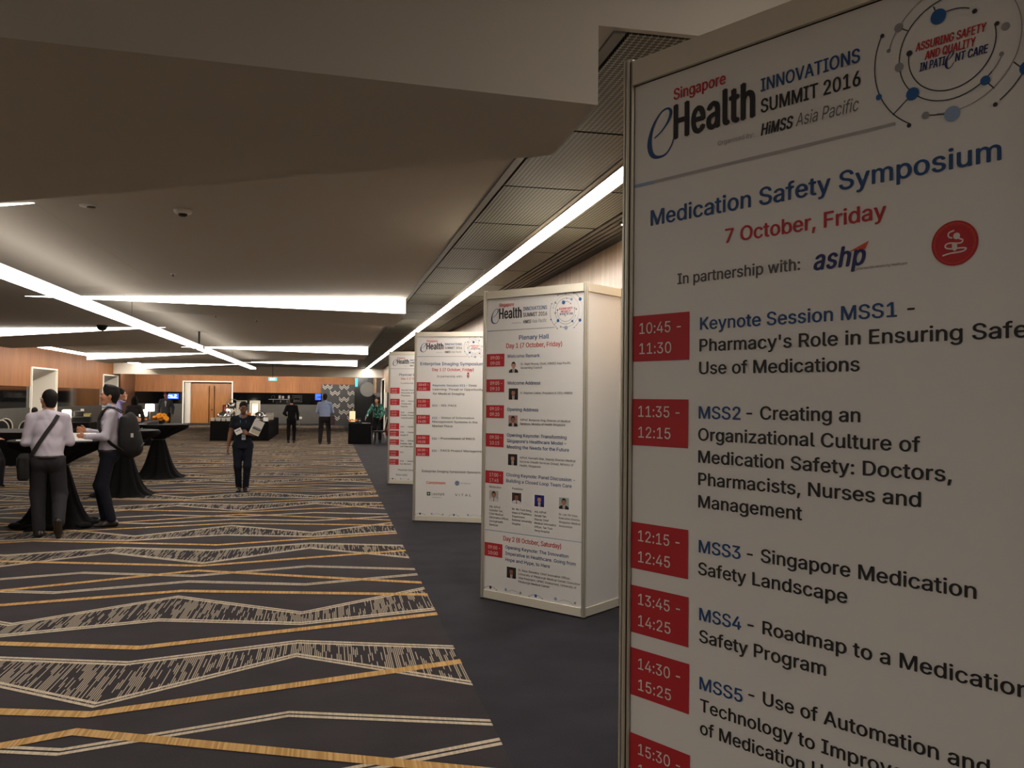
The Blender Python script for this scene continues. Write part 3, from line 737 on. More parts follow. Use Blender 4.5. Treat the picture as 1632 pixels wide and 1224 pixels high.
GFX2 = [
 ('blue', 'Plenary Hall', 0.353, 2.0895, 0.2959, 0.0353, 'b'),
 ('red', 'Day 1 (7 October, Friday)', 0.2243, 2.0273, 0.5492, 0.0369, 'b'),
 ('BOXred', 0.0279, 0.2056, 1.8815, 1.9837),
 ('BOXred', 0.0277, 0.2068, 1.675, 1.7782),
 ('BOXred', 0.026, 0.2066, 1.4663, 1.5694),
 ('BOXred', 0.0245, 0.2066, 1.2338, 1.3415),
 ('BOXred', 0.0221, 0.2067, 0.9388, 1.0404),
 ('BOXred', 0.0178, 0.2057, 0.3506, 0.4592),
 ('wh', '09:00 -', 0.0597, 1.9391, 0.1257, 0.0278, 'l'),
 ('wh', '09:05', 0.0603, 1.8943, 0.0992, 0.0278, 'l'),
 ('wh', '09:05 -', 0.0595, 1.7338, 0.1256, 0.0278, 'l'),
 ('wh', '09:10', 0.0601, 1.6888, 0.0991, 0.0278, 'l'),
 ('wh', '09:10 -', 0.0593, 1.5275, 0.1255, 0.0277, 'l'),
 ('wh', '09:20', 0.0599, 1.4823, 0.0991, 0.0277, 'l'),
 ('wh', '09:30 -', 0.061, 1.2975, 0.1254, 0.0277, 'l'),
 ('wh', '10:15', 0.0616, 1.2521, 0.099, 0.0277, 'l'),
 ('wh', '17:00 -', 0.062, 0.9949, 0.1207, 0.0282, 'l'),
 ('wh', '17:45', 0.0626, 0.9513, 0.0957, 0.0282, 'l'),
 ('wh', '09:00 -', 0.0568, 0.4114, 0.124, 0.0281, 'l'),
 ('wh', '10:00', 0.0574, 0.3668, 0.1007, 0.0281, 'l'),
 ('blue', 'Welcome Remark', 0.2362, 1.9485, 0.3255, 0.0262, 'b'),
 ('black', 'Dr. Nipit Piravej, Chair, HIMSS Asia Pacific', 0.3737, 1.8891, 0.4828, 0.0164, 'm'),
 ('black', 'Governing Council', 0.3741, 1.8589, 0.2103, 0.0164, 'm'),
 ('blue', 'Welcome Address', 0.2391, 1.7355, 0.3295, 0.0261, 'b'),
 ('black', 'H. Stephen Lieber, President & CEO, HIMSS', 0.3737, 1.6616, 0.5004, 0.0164, 'm'),
 ('blue', 'Opening Address', 0.2389, 1.525, 0.3135, 0.0261, 'b'),
 ('black', 'A/Prof. Benjamin Ong, Director of Medical', 0.3734, 1.4497, 0.4839, 0.0164, 'm'),
 ('black', 'Services, Ministry of Health Singapore', 0.3738, 1.4199, 0.4372, 0.0164, 'm'),
 ('blue', 'Opening Keynote: Transforming', 0.2401, 1.3216, 0.583, 0.0261, 'b'),
 ('blue', "Singapore's Healthcare Model –", 0.2408, 1.2754, 0.5815, 0.026, 'b'),
 ('blue', 'Meeting the Needs for the Future', 0.2414, 1.2277, 0.6061, 0.026, 'b'),
 ('black', 'A/Prof. Kenneth Mak, Deputy Director Medical', 0.3728, 1.1528, 0.5342, 0.0162, 'm'),
 ('black', 'Services (Health Services Group), Ministry of', 0.3732, 1.1218, 0.5139, 0.0162, 'm'),
 ('black', 'Health, Singapore', 0.3736, 1.0913, 0.2057, 0.0162, 'm'),
 ('blue', 'Closing Keynote: Panel Discussion -', 0.237, 1.0054, 0.6673, 0.0265, 'b'),
 ('blue', 'Building a Closed Loop Team Care', 0.2376, 0.9577, 0.6367, 0.0265, 'b'),
 ('black', 'Moderator:', 0.0616, 0.9024, 0.1256, 0.0167, 'm'),
 ('black', 'Panelists:', 0.3004, 0.9048, 0.1092, 0.0163, 'm'),
 ('black', 'Adj. A/Prof.', 0.0622, 0.7427, 0.1206, 0.0167, 'm'),
 ('black', 'Gamaliel Tan,', 0.0626, 0.7145, 0.1437, 0.0167, 'm'),
 ('black', 'Chief Medical', 0.063, 0.686, 0.147, 0.0167, 'm'),
 ('black', 'Informatics Officer,', 0.0635, 0.6569, 0.2044, 0.0166, 'm'),
 ('black', 'JurongHealth', 0.0639, 0.6273, 0.1437, 0.0166, 'm'),
 ('black', 'Services', 0.0643, 0.5973, 0.0906, 0.0166, 'm'),
 ('black', 'Mr. Wu Tuck Seng,', 0.3009, 0.7438, 0.1959, 0.0163, 'm'),
 ('black', 'Head of Pharmacy', 0.3013, 0.7147, 0.1958, 0.0163, 'm'),
 ('black', 'Department,', 0.3017, 0.686, 0.1297, 0.0163, 'm'),
 ('black', 'National University', 0.302, 0.6582, 0.1974, 0.0163, 'm'),
 ('black', 'Hospital', 0.3024, 0.6278, 0.0852, 0.0163, 'm'),
 ('black', 'Adj. A/Prof.', 0.5249, 0.7426, 0.1184, 0.016, 'm'),
 ('black', 'Gerald Tan,', 0.5253, 0.7126, 0.1169, 0.016, 'm'),
 ('black', 'Deputy Chief', 0.5256, 0.6837, 0.1366, 0.016, 'm'),
 ('black', 'Medical Informatics', 0.526, 0.655, 0.2073, 0.016, 'm'),
 ('black', 'Officer, Tan Tock', 0.5263, 0.6259, 0.1743, 0.0159, 'm'),
 ('black', 'Seng Hospital', 0.5267, 0.5976, 0.1457, 0.0159, 'm'),
 ('black', 'Dr. Lee Yik Voon,', 0.7591, 0.7439, 0.1755, 0.0156, 'm'),
 ('black', 'Executive Director,', 0.7595, 0.7152, 0.197, 0.0156, 'm'),
 ('black', 'Singapore Medical', 0.7598, 0.6861, 0.197, 0.0156, 'm'),
 ('black', 'Association', 0.7602, 0.6562, 0.1234, 0.0156, 'm'),
 ('LINE', [(0.0206, 0.5594), (0.9582, 0.5616)]),
 ('red', 'Day 2 (8 October, Saturday)', 0.2144, 0.4919, 0.5684, 0.0366, 'b'),
 ('blue', 'Opening Keynote: The Innovation', 0.2366, 0.4298, 0.6145, 0.0264, 'b'),
 ('blue', 'Imperative in Healthcare. Going from', 0.2373, 0.381, 0.6797, 0.0264, 'b'),
 ('blue', 'Hope and Hype, to Here', 0.238, 0.332, 0.4406, 0.0264, 'b'),
 ('black', 'Dr. Rasu Shrestha, Chief Innovation Officer,', 0.37, 0.2703, 0.5004, 0.0161, 'm'),
 ('black', 'University of Pittsburgh Medical Center; Executive', 0.3704, 0.2402, 0.5855, 0.0161, 'm'),
 ('black', 'Vice President, UPMC Enterprises, University of', 0.3708, 0.2101, 0.5539, 0.0161, 'm'),
 ('black', 'Pittsburgh Medical Center', 0.3712, 0.1808, 0.3061, 0.0161, 'm'),
 ('PHOTO', [(0.255, 1.9221), (0.3474, 1.8297)]),
 ('PHOTO', [(0.2549, 1.705), (0.3487, 1.6157)]),
 ('PHOTO', [(0.2547, 1.4906), (0.347, 1.4032)]),
 ('PHOTO', [(0.2542, 1.184), (0.3479, 1.0958)]),
 ('PHOTO', [(0.0619, 0.8805), (0.1572, 0.7947)]),
 ('PHOTO', [(0.299, 0.8806), (0.3919, 0.7942)]),
 ('PHOTO', [(0.5247, 0.8805), (0.6168, 0.7913)]),
 ('PHOTO', [(0.759, 0.8794), (0.85, 0.7924)]),
 ('PHOTO', [(0.2533, 0.29), (0.3468, 0.2036)]),
 ('DOTS', [(0.1034, 0.1036), (0.2786, 0.1051), (0.4326, 0.1092), (0.5854, 0.1039), (0.7621, 0.1055), (0.9157, 0.1103), (0.0395, 0.0828), (0.1704, 0.0892), (0.5207, 0.0843), (0.6543, 0.0865)])]
GFX3 = [
 ('blue', 'Enterprise Imaging Symposium', 0.0647, 2.0546, 0.8557, 0.0415, 'b'),
 ('red', 'Day 1 (7 October, Friday)', 0.2277, 1.9796, 0.5626, 0.0389, 'b'),
 ('dgrey', 'In partnership with:', 0.2943, 1.8971, 0.343, 0.0267, 'l'),
 ('CREST', [(0.7167, 1.9153)]),
 ('BOXred', 0.0277, 0.205, 1.7175, 1.832),
 ('BOXred', 0.0229, 0.2027, 1.4985, 1.6129),
 ('BOXred', 0.0256, 0.2029, 1.2821, 1.4012),
 ('BOXred', 0.024, 0.2037, 1.0149, 1.1363),
 ('BOXred', 0.021, 0.2032, 0.8594, 0.9711),
 ('wh', '10:45 -', 0.0428, 1.7857, 0.1369, 0.0341, 'l'),
 ('wh', '11:30', 0.0435, 1.732, 0.1065, 0.0341, 'l'),
 ('wh', '11:35 -', 0.0405, 1.5666, 0.1368, 0.0341, 'l'),
 ('wh', '12:45', 0.0412, 1.5129, 0.1065, 0.0341, 'l'),
 ('wh', '13:45 -', 0.0407, 1.355, 0.1368, 0.0341, 'l'),
 ('wh', '14:25', 0.0414, 1.3013, 0.1064, 0.0341, 'l'),
 ('wh', '14:30 -', 0.0391, 1.0876, 0.1367, 0.034, 'l'),
 ('wh', '15:25', 0.0398, 1.0338, 0.1064, 0.034, 'l'),
 ('wh', '15:30 -', 0.0386, 0.9248, 0.1367, 0.034, 'l'),
 ('wh', '16:30', 0.0393, 0.8711, 0.1064, 0.034, 'l'),
 ('blue', 'Keynote Session EI1', 0.2378, 1.7785, 0.4407, 0.0292, 'b'),
 ('black', '- Deep', 0.6885, 1.7807, 0.1437, 0.0289, 'b'),
 ('black', 'Learning: Threat or Opportunity', 0.2385, 1.7262, 0.6807, 0.0291, 'b'),
 ('black', 'for Medical Imaging', 0.2392, 1.6695, 0.4282, 0.0291, 'b'),
 ('blue', 'EI2', 0.2386, 1.5126, 0.0655, 0.0291, 'b'),
 ('black', '- RIS-PACS', 0.3243, 1.5146, 0.2379, 0.0291, 'b'),
 ('blue', 'EI3', 0.2381, 1.3501, 0.0655, 0.0291, 'b'),
 ('black', '- Status of Information', 0.3212, 1.3543, 0.4812, 0.0291, 'b'),
 ('black', 'Management Systems in the', 0.2388, 1.301, 0.6087, 0.0291, 'b'),
 ('black', 'Market Place', 0.2395, 1.2451, 0.2735, 0.0291, 'b'),
 ('blue', 'EI4', 0.239, 1.0786, 0.0604, 0.0291, 'b'),
 ('black', '- Procurement of PACS', 0.3171, 1.0843, 0.4984, 0.029, 'b'),
 ('blue', 'EI5', 0.2385, 0.9187, 0.0629, 0.0291, 'b'),
 ('black', '- PACS Project Management', 0.3165, 0.9244, 0.6338, 0.029, 'b'),
 ('dgrey', 'Enterprise Imaging Symposium Sponsors:', 0.1031, 0.6491, 0.8011, 0.0291, 'b'),
 ('orange', 'Carestream', 0.1682, 0.496, 0.2563, 0.0363, 'b'),
 ('lgrey', 'GE Healthcare', 0.629, 0.5078, 0.1388, 0.0192, 'l'),
 ('dgrey', 'Lexmark', 0.2406, 0.3496, 0.1757, 0.0363, 'l'),
 ('lgrey', 'Healthcare', 0.241, 0.3151, 0.1306, 0.0169, 'l'),
 ('black', 'V i T A L', 0.5562, 0.3484, 0.2183, 0.0313, 'l'),
 ('LOGOS', [(0.5841, 0.5165), (0.1745, 0.3907), (0.223, 0.3438)]),
 ('DOTS', [(0.095, 0.0877), (0.279, 0.092), (0.4345, 0.0952), (0.5916, 0.0937), (0.7701, 0.0931)])]
GFX4 = [
 ('blue', 'Physician Symposium', 0.1892, 2.0399, None, 0.0417, 'b'),
 ('red', 'Day 1 (7 October, Friday)', 0.2265, 1.9671, None, 0.0382, 'b'),
 ('dgrey', 'In partnership with:', 0.2203, 1.8872, None, 0.0278, 'l'),
 ('BOXred', 0.018, 0.2002, 1.7021, 1.8134),
 ('wh', '10:45 -', 0.0434, 1.7642, None, 0.0313, 'l'),
 ('wh', '11:30', 0.0441, 1.7155, None, 0.0313, 'l'),
 ('BOXred', 0.0172, 0.203, 1.4866, 1.6048),
 ('wh', '11:35 -', 0.0426, 1.5554, None, 0.0313, 'l'),
 ('wh', '12:15', 0.0433, 1.5067, None, 0.0313, 'l'),
 ('BOXred', 0.0165, 0.2022, 1.2712, 1.3893),
 ('wh', '12:15 -', 0.0419, 1.3398, None, 0.0313, 'l'),
 ('wh', '12:45', 0.0425, 1.2911, None, 0.0313, 'l'),
 ('BOXred', 0.0124, 0.2018, 1.0316, 1.1461),
 ('wh', '13:45 -', 0.0379, 1.0964, None, 0.0313, 'l'),
 ('wh', '14:25', 0.0385, 1.0478, None, 0.0313, 'l'),
 ('BOXred', 0.0106, 0.2, 0.8996, 1.0072),
 ('wh', '14:25 -', 0.0361, 0.9574, None, 0.0313, 'l'),
 ('wh', '14:55', 0.0367, 0.9087, None, 0.0313, 'l'),
 ('BOXred', 0.0092, 0.2021, 0.74, 0.8441),
 ('wh', '14:55 -', 0.0347, 0.7941, None, 0.0313, 'l'),
 ('wh', '15:20', 0.0353, 0.7455, None, 0.0312, 'l'),
 ('BOXred', 0.012, 0.2013, 0.5249, 0.6359),
 ('wh', '15:30 -', 0.0375, 0.5858, None, 0.0312, 'l'),
 ('wh', '16:00', 0.0381, 0.5372, None, 0.0312, 'l'),
 ('BOXred', 0.0069, 0.1998, 0.3654, 0.4728),
 ('wh', '16:00 -', 0.0324, 0.4225, None, 0.0312, 'l'),
 ('wh', '16:30', 0.033, 0.374, None, 0.0312, 'l'),
 ('blue', 'Keynote Session PH1', 0.2365, 1.7588, None, 0.0312, 'b'),
 ('black', '-', 0.6703, 1.7624, None, 0.0311, 'b'),
 ('black', 'Discussion of the', 0.2336, 1.7067, None, 0.0312, 'b'),
 ('black', 'Physicians', 0.2343, 1.6546, None, 0.0312, 'b'),
 ('blue', 'PH2', 0.232, 1.5505, None, 0.0312, 'b'),
 ('black', '- Electronic', 0.3481, 1.5517, None, 0.0312, 'b'),
 ('black', 'Change and', 0.2327, 1.5019, None, 0.0312, 'b'),
 ('black', 'Patients', 0.2334, 1.4499, None, 0.0312, 'b'),
 ('blue', 'PH3', 0.2313, 1.3354, None, 0.0312, 'b'),
 ('black', '- Scaling', 0.3473, 1.3369, None, 0.0312, 'b'),
 ('black', 'People, Process', 0.2319, 1.2868, None, 0.0312, 'b'),
 ('black', 'Transformation', 0.2326, 1.2348, None, 0.0312, 'b'),
 ('blue', 'PH4', 0.2312, 1.0683, None, 0.0312, 'b'),
 ('black', '- Healthcare', 0.3472, 1.0702, None, 0.0312, 'b'),
 ('blue', 'PH5', 0.2289, 0.9643, None, 0.0312, 'b'),
 ('black', '- Connected', 0.345, 0.9664, None, 0.0311, 'b'),
 ('black', 'Health IT', 0.2296, 0.9123, None, 0.0312, 'b'),
 ('blue', 'PH6', 0.231, 0.8049, None, 0.0312, 'b'),
 ('black', '- Delivering', 0.347, 0.8072, None, 0.0311, 'b'),
 ('black', 'Enabled, High', 0.2281, 0.7529, None, 0.0312, 'b'),
 ('black', 'Led Team Care', 0.2288, 0.7009, None, 0.0312, 'b'),
 ('blue', 'PH7', 0.2266, 0.59, None, 0.0312, 'b'),
 ('blue', 'PH8', 0.2289, 0.4239, None, 0.0312, 'b'),
 ('black', '- Gaming', 0.3448, 0.4267, None, 0.0311, 'b'),
 ('black', 'Can We Do It', 0.2259, 0.3719, None, 0.0311, 'b'),
 ('dgrey', 'Physician Symposium Sponsors:', 0.1911, 0.2567, None, 0.0312, 'b'),
 ('dgrey', 'Allscripts', 0.1488, 0.1621, None, 0.0381, 'l'),
 ('DOTS', [(0.0953, 0.0844), (0.2804, 0.0896), (0.4432, 0.0942), (0.6196, 0.0993)])]


# which strings belong to which sub-part
reqs = {}
def prep(n, items):
    for i, g in enumerate(items):
        if g[0] in INKS: reqs[(n, i)] = text_request(g[1], g[6])
ALLG = {1: GFX1, 2: GFX2, 3: GFX3, 4: GFX4}
for n, g in ALLG.items(): prep(n, g)
LOGO_TXT = [g for g in GFX1 if g[0] in INKS and g[1] in ('ASSURING SAFETY', 'AND QUALITY', 'IN PATI', 'NT CARE')]
xtra = {'ge': text_request('G E', 'b'), 'cap': text_request('H', 'l'), 'exit': text_request('EXIT', 'b'), 'ring': text_request('PHARMACEUTICAL SOCIETY OF SINGAPORE', 'l')}
load_glyphs(['H'] + sorted(set(''.join(t for t, _ in _reqs_txt)) - {'H'}))
SHEETS = [layout(*r) for r in _reqs_txt]
CAPH = SHEETS[xtra['cap']][0][:, 1].max()
STY = {k: ALLG[k[0]][k[1]][6] for k in reqs}
IDX_STYLE = {reqs[k]: STY[k] for k in reqs}
def put_text(mb, idx, ink, u, v, wdt, cap, y):
    co, fs = SHEETS[idx]
    x0, x1 = co[:, 0].min(), co[:, 0].max()
    ex = STYLE[IDX_STYLE.get(idx, 'l')][0] * cap
    dx, dy = ex, ex * .45
    sy = (cap - 2 * dy) / CAPH
    sx = ((wdt - 2 * dx) / (x1 - x0)) if wdt else sy
    offs = [(0, 0)] if ex == 0 else ([(-1, 0), (1, 0), (0, 1), (0, -1)] if ex < .05 * cap else [(-1, -1), (1, -1), (-1, 1), (1, 1), (0, 0)])
    for i, (ox, oy) in enumerate(offs):
        vs = [(u + dx + (c[0] - x0) * sx + ox * dx, y - i * .00004, v + dy + c[1] * sy + oy * dy) for c in co]
        mb.add(vs, fs, INK_ORDER.index(ink))
def disc2(mb, u, v, r, ink, y, n=20):
    mb.add([(u + r * math.cos(2 * PI * k / n), y, v + r * math.sin(2 * PI * k / n)) for k in range(n)], [tuple(range(n))], INK_ORDER.index(ink))
def stroke(mb, pts, wd, ink, y):
    P = [Vector(p) for p in pts]; n = len(P)
    ws = wd if isinstance(wd, (list, tuple)) else [wd] * n
    L, R = [], []
    for i in range(n):
        t = (P[min(i + 1, n - 1)] - P[max(i - 1, 0)]).normalized(); nn = Vector((-t.y, t.x))
        a, b = P[i] + nn * ws[i] / 2, P[i] - nn * ws[i] / 2
        L.append((a.x, y, a.y)); R.append((b.x, y, b.y))
    mb.add(L + R, [(i, n + i, n + i + 1, i + 1) for i in range(n - 1)], INK_ORDER.index(ink))
def arc(mb, c, r, a0, a1, wd, ink, y, n=40):
    stroke(mb, [(c[0] + r * math.cos(math.radians(a0 + (a1 - a0) * k / n)), c[1] + r * math.sin(math.radians(a0 + (a1 - a0) * k / n))) for k in range(n + 1)], wd, ink, y)
def smooth_path(pts, n=6):
    P = [Vector(p) for p in pts]; out = []
    for i in range(len(P) - 1):
        p0, p1, p2, p3 = P[max(i - 1, 0)], P[i], P[i + 1], P[min(i + 2, len(P) - 1)]
        for k in range(n):
            t = k / n
            out.append(0.5 * ((2 * p1) + (p2 - p0) * t + (2 * p0 - 5 * p1 + 4 * p2 - p3) * t * t + (3 * p1 - p0 - 3 * p2 + p3) * t ** 3))
    out.append(P[-1])
    return out
def script_e(mb, pts, ink, y, k=1.0):
    path = smooth_path(pts)
    n = len(path); ws = []
    for i in range(n):
        f = i / (n - 1)
        ws.append(k * (0.0035 + 0.011 * max(0, math.exp(-((f - .64) / .13) ** 2)) + 0.006 * math.exp(-((f - .22) / .08) ** 2)))
    stroke(mb, path, ws, ink, y)
def ring_text(mb, txt, c, r, a0, a1, cap, ink, y):
    """letters set around a circle, outward up"""
    tot = sum(GLYPH[ch][0] for ch in txt); x = 0; sy = cap / CAPH
    for ch in txt:
        adv, (gv, gf) = GLYPH[ch]
        an = math.radians(a0 + (a1 - a0) * (x + adv / 2) / tot); up_ = Vector((math.cos(an), math.sin(an))); rt = Vector((up_.y, -up_.x))
        vs = []
        for a, h in gv:
            p = Vector(c) + up_ * (r - cap / 2 + h * sy) + rt * (a - adv / 2) * sy
            vs.append((p.x, y, p.y))
        if vs: mb.add(vs, gf, INK_ORDER.index(ink))
        x += adv
def header_print(y):
    """event title, ring diagram and rule, the same on all the towers"""
    mb = MB(); mb2 = MB()
    for i, g in enumerate(GFX1):
        if g[0] in INKS and i < 8: put_text(mb, reqs[(1, i)], g[0], g[2], g[3], g[4], {'Health': .0868, 'Singapore': .028}.get(g[1], g[5]), y)
    script_e(mb, GFX1[1][1], 'blue', y)
    mb.add([(.0192, y, 2.1663), (.0834, y, 2.1663), (.0834, y, 2.1748), (.0192, y, 2.1748)], [(0, 1, 2, 3)], INK_ORDER.index('dotl'))
    mb.add([(.0834, y, 2.1668), (.70, y, 2.1695), (.70, y, 2.1758), (.0834, y, 2.1748)], [(0, 1, 2, 3)], INK_ORDER.index('bar'))
    c = (.806, 2.2925)
    def ang(p): return math.degrees(math.atan2(p[1] - c[1], p[0] - c[0]))
    t = .0022
    arc(mb2, c, .0798, 172, 375, t, 'dot', y)
    arc(mb2, c, .0985, 62, 318, t, 'dot', y); arc(mb2, c, .0985, 318, 336, t, 'dotg', y)
    arc(mb2, c, .0715, 62, 110, t, 'dot', y, 14)
    arc(mb2, c, .1225, 258, 400, t * .8, 'dotg', y); arc(mb2, c, .1215, 40, 148, t * .8, 'dotg', y); arc(mb2, c, .1225, 146, 167, t, 'dotg', y, 10)
    arc(mb2, c, .1485, 154, 238, t, 'dot', y)
    arc(mb2, c, .1495, 305, 330, t, 'dot', y, 12); arc(mb2, c, .1530, -32, 30, t * .7, 'dotg', y); arc(mb2, c, .154, 33, 62, t, 'dot', y, 12)
    arc(mb2, c, .1440, 92, 121, t * .8, 'dotg', y, 12)
    for a, b in (((.7339, 2.2231), (.6948, 2.1912)), ((.7064, 2.3621), (.7245, 2.3500)), ((.759, 2.1745), (.8087, 2.1655)), ((.7831, 2.3589), (.7735, 2.3813)), ((.8671, 2.2127), (.8826, 2.1939)), ((.9311, 2.2153), (.915, 2.233))):
        stroke(mb2, [a, b], t, 'dot', y)
    for u, v, r, k in ((.7831, 2.3589, .0148, 'dotb'), (.8488, 2.3472, .0045, 'dot'), (.7064, 2.3621, .0088, 'dotg'), (.6865, 2.322, .0042, 'dotg'), (.7075, 2.2831, .0086, 'dotg'), (.6732, 2.3561, .0044, 'dot'), (.6666, 2.2342, .0062, 'dotb'),
                       (.7339, 2.2231, .0126, 'dotb'), (.7274, 2.1626, .0044, 'dot'), (.759, 2.1745, .0072, 'dotg'), (.8087, 2.1655, .0148, 'dotl'), (.8671, 2.2127, .0088, 'dotb'), (.8949, 2.2534, .0042, 'dotg'), (.9015, 2.3017, .0074, 'dotg'),
                       (.9365, 2.2165, .0125, 'dotb'), (.8845, 2.1639, .0042, 'dot'), (.7277, 2.3044, .0058, 'dot'), (.8873, 2.3115, .0042, 'dot'), (.7290, 2.414, .0044, 'dot'), (.8036, 2.4235, .0044, 'dot'), (.8778, 2.4225, .0044, 'dot'), (.9367, 2.3743, .0135, 'dotb'), (.8579, 2.3783, .0110, 'dotl'), (.8137, 2.3880, .0040, 'dot')):
        disc2(mb2, u, v, r, k, y - .0003)
    for i, g in enumerate(GFX1):
        if g[0] in INKS and g[1] in ('ASSURING SAFETY', 'AND QUALITY', 'IN PATI', 'NT CARE'): put_text(mb2, reqs[(1, i)], g[0], g[2], g[3], g[4], g[5], y)
    e = [(.7985, 2.2690), (.8055, 2.2735), (.8105, 2.2805), (.8095, 2.2845), (.8045, 2.2815), (.7985, 2.2720), (.7975, 2.2600), (.8010, 2.2540), (.8070, 2.2560), (.8115, 2.2625)]
    script_e(mb2, e, 'navy', y, .35)
    return mb, mb2

def portrait(mb, u0, u1, v0, v1, y, bg, suit, tie, hairc, skin):
    """small printed head and shoulders: material slots 0 bg,1 suit,2 shirt,3 skin,4 hair,5 tie"""
    W_, H_ = u1 - u0, v1 - v0
    P = lambda a, b: (u0 + a * W_, v0 + b * H_)
    def poly(pts, mi, dy):
        mb.add([(P(a, b)[0], y - dy, P(a, b)[1]) for a, b in pts], [tuple(range(len(pts)))], mi)
    poly([(0, 0), (1, 0), (1, 1), (0, 1)], 0, 0)
    poly([(0, 0), (1, 0), (1, .16), (.86, .27), (.64, .35), (.36, .35), (.14, .27), (0, .16)], 1, .0002)
    poly([(.41, 0), (.59, 0), (.63, .35), (.37, .35)], 2, .0004)
    poly([(.47, 0), (.53, 0), (.54, .25), (.46, .25)], 5, .0006)
    poly([(.42, .28), (.58, .28), (.58, .45), (.42, .45)], 3, .0007)
    el = lambda cx, cy, rx, ry, a0=0, a1=360, n=18: [(cx + rx * math.cos(math.radians(a0 + (a1 - a0) * k / n)), cy + ry * math.sin(math.radians(a0 + (a1 - a0) * k / n))) for k in range(n + 1)]
    poly(el(.5, .66, .235, .29)[:-1], 4, .0008)
    poly(el(.5, .60, .195, .25)[:-1], 3, .0010)
    poly(el(.5, .735, .215, .20, 10, 170), 4, .0012)
    for s in (-1, 1): poly(el(.5 + s * .08, .64, .03, .016)[:-1], 4, .0014)
    poly([(.43, .46), (.57, .46), (.55, .445), (.45, .445)], 5, .0014)

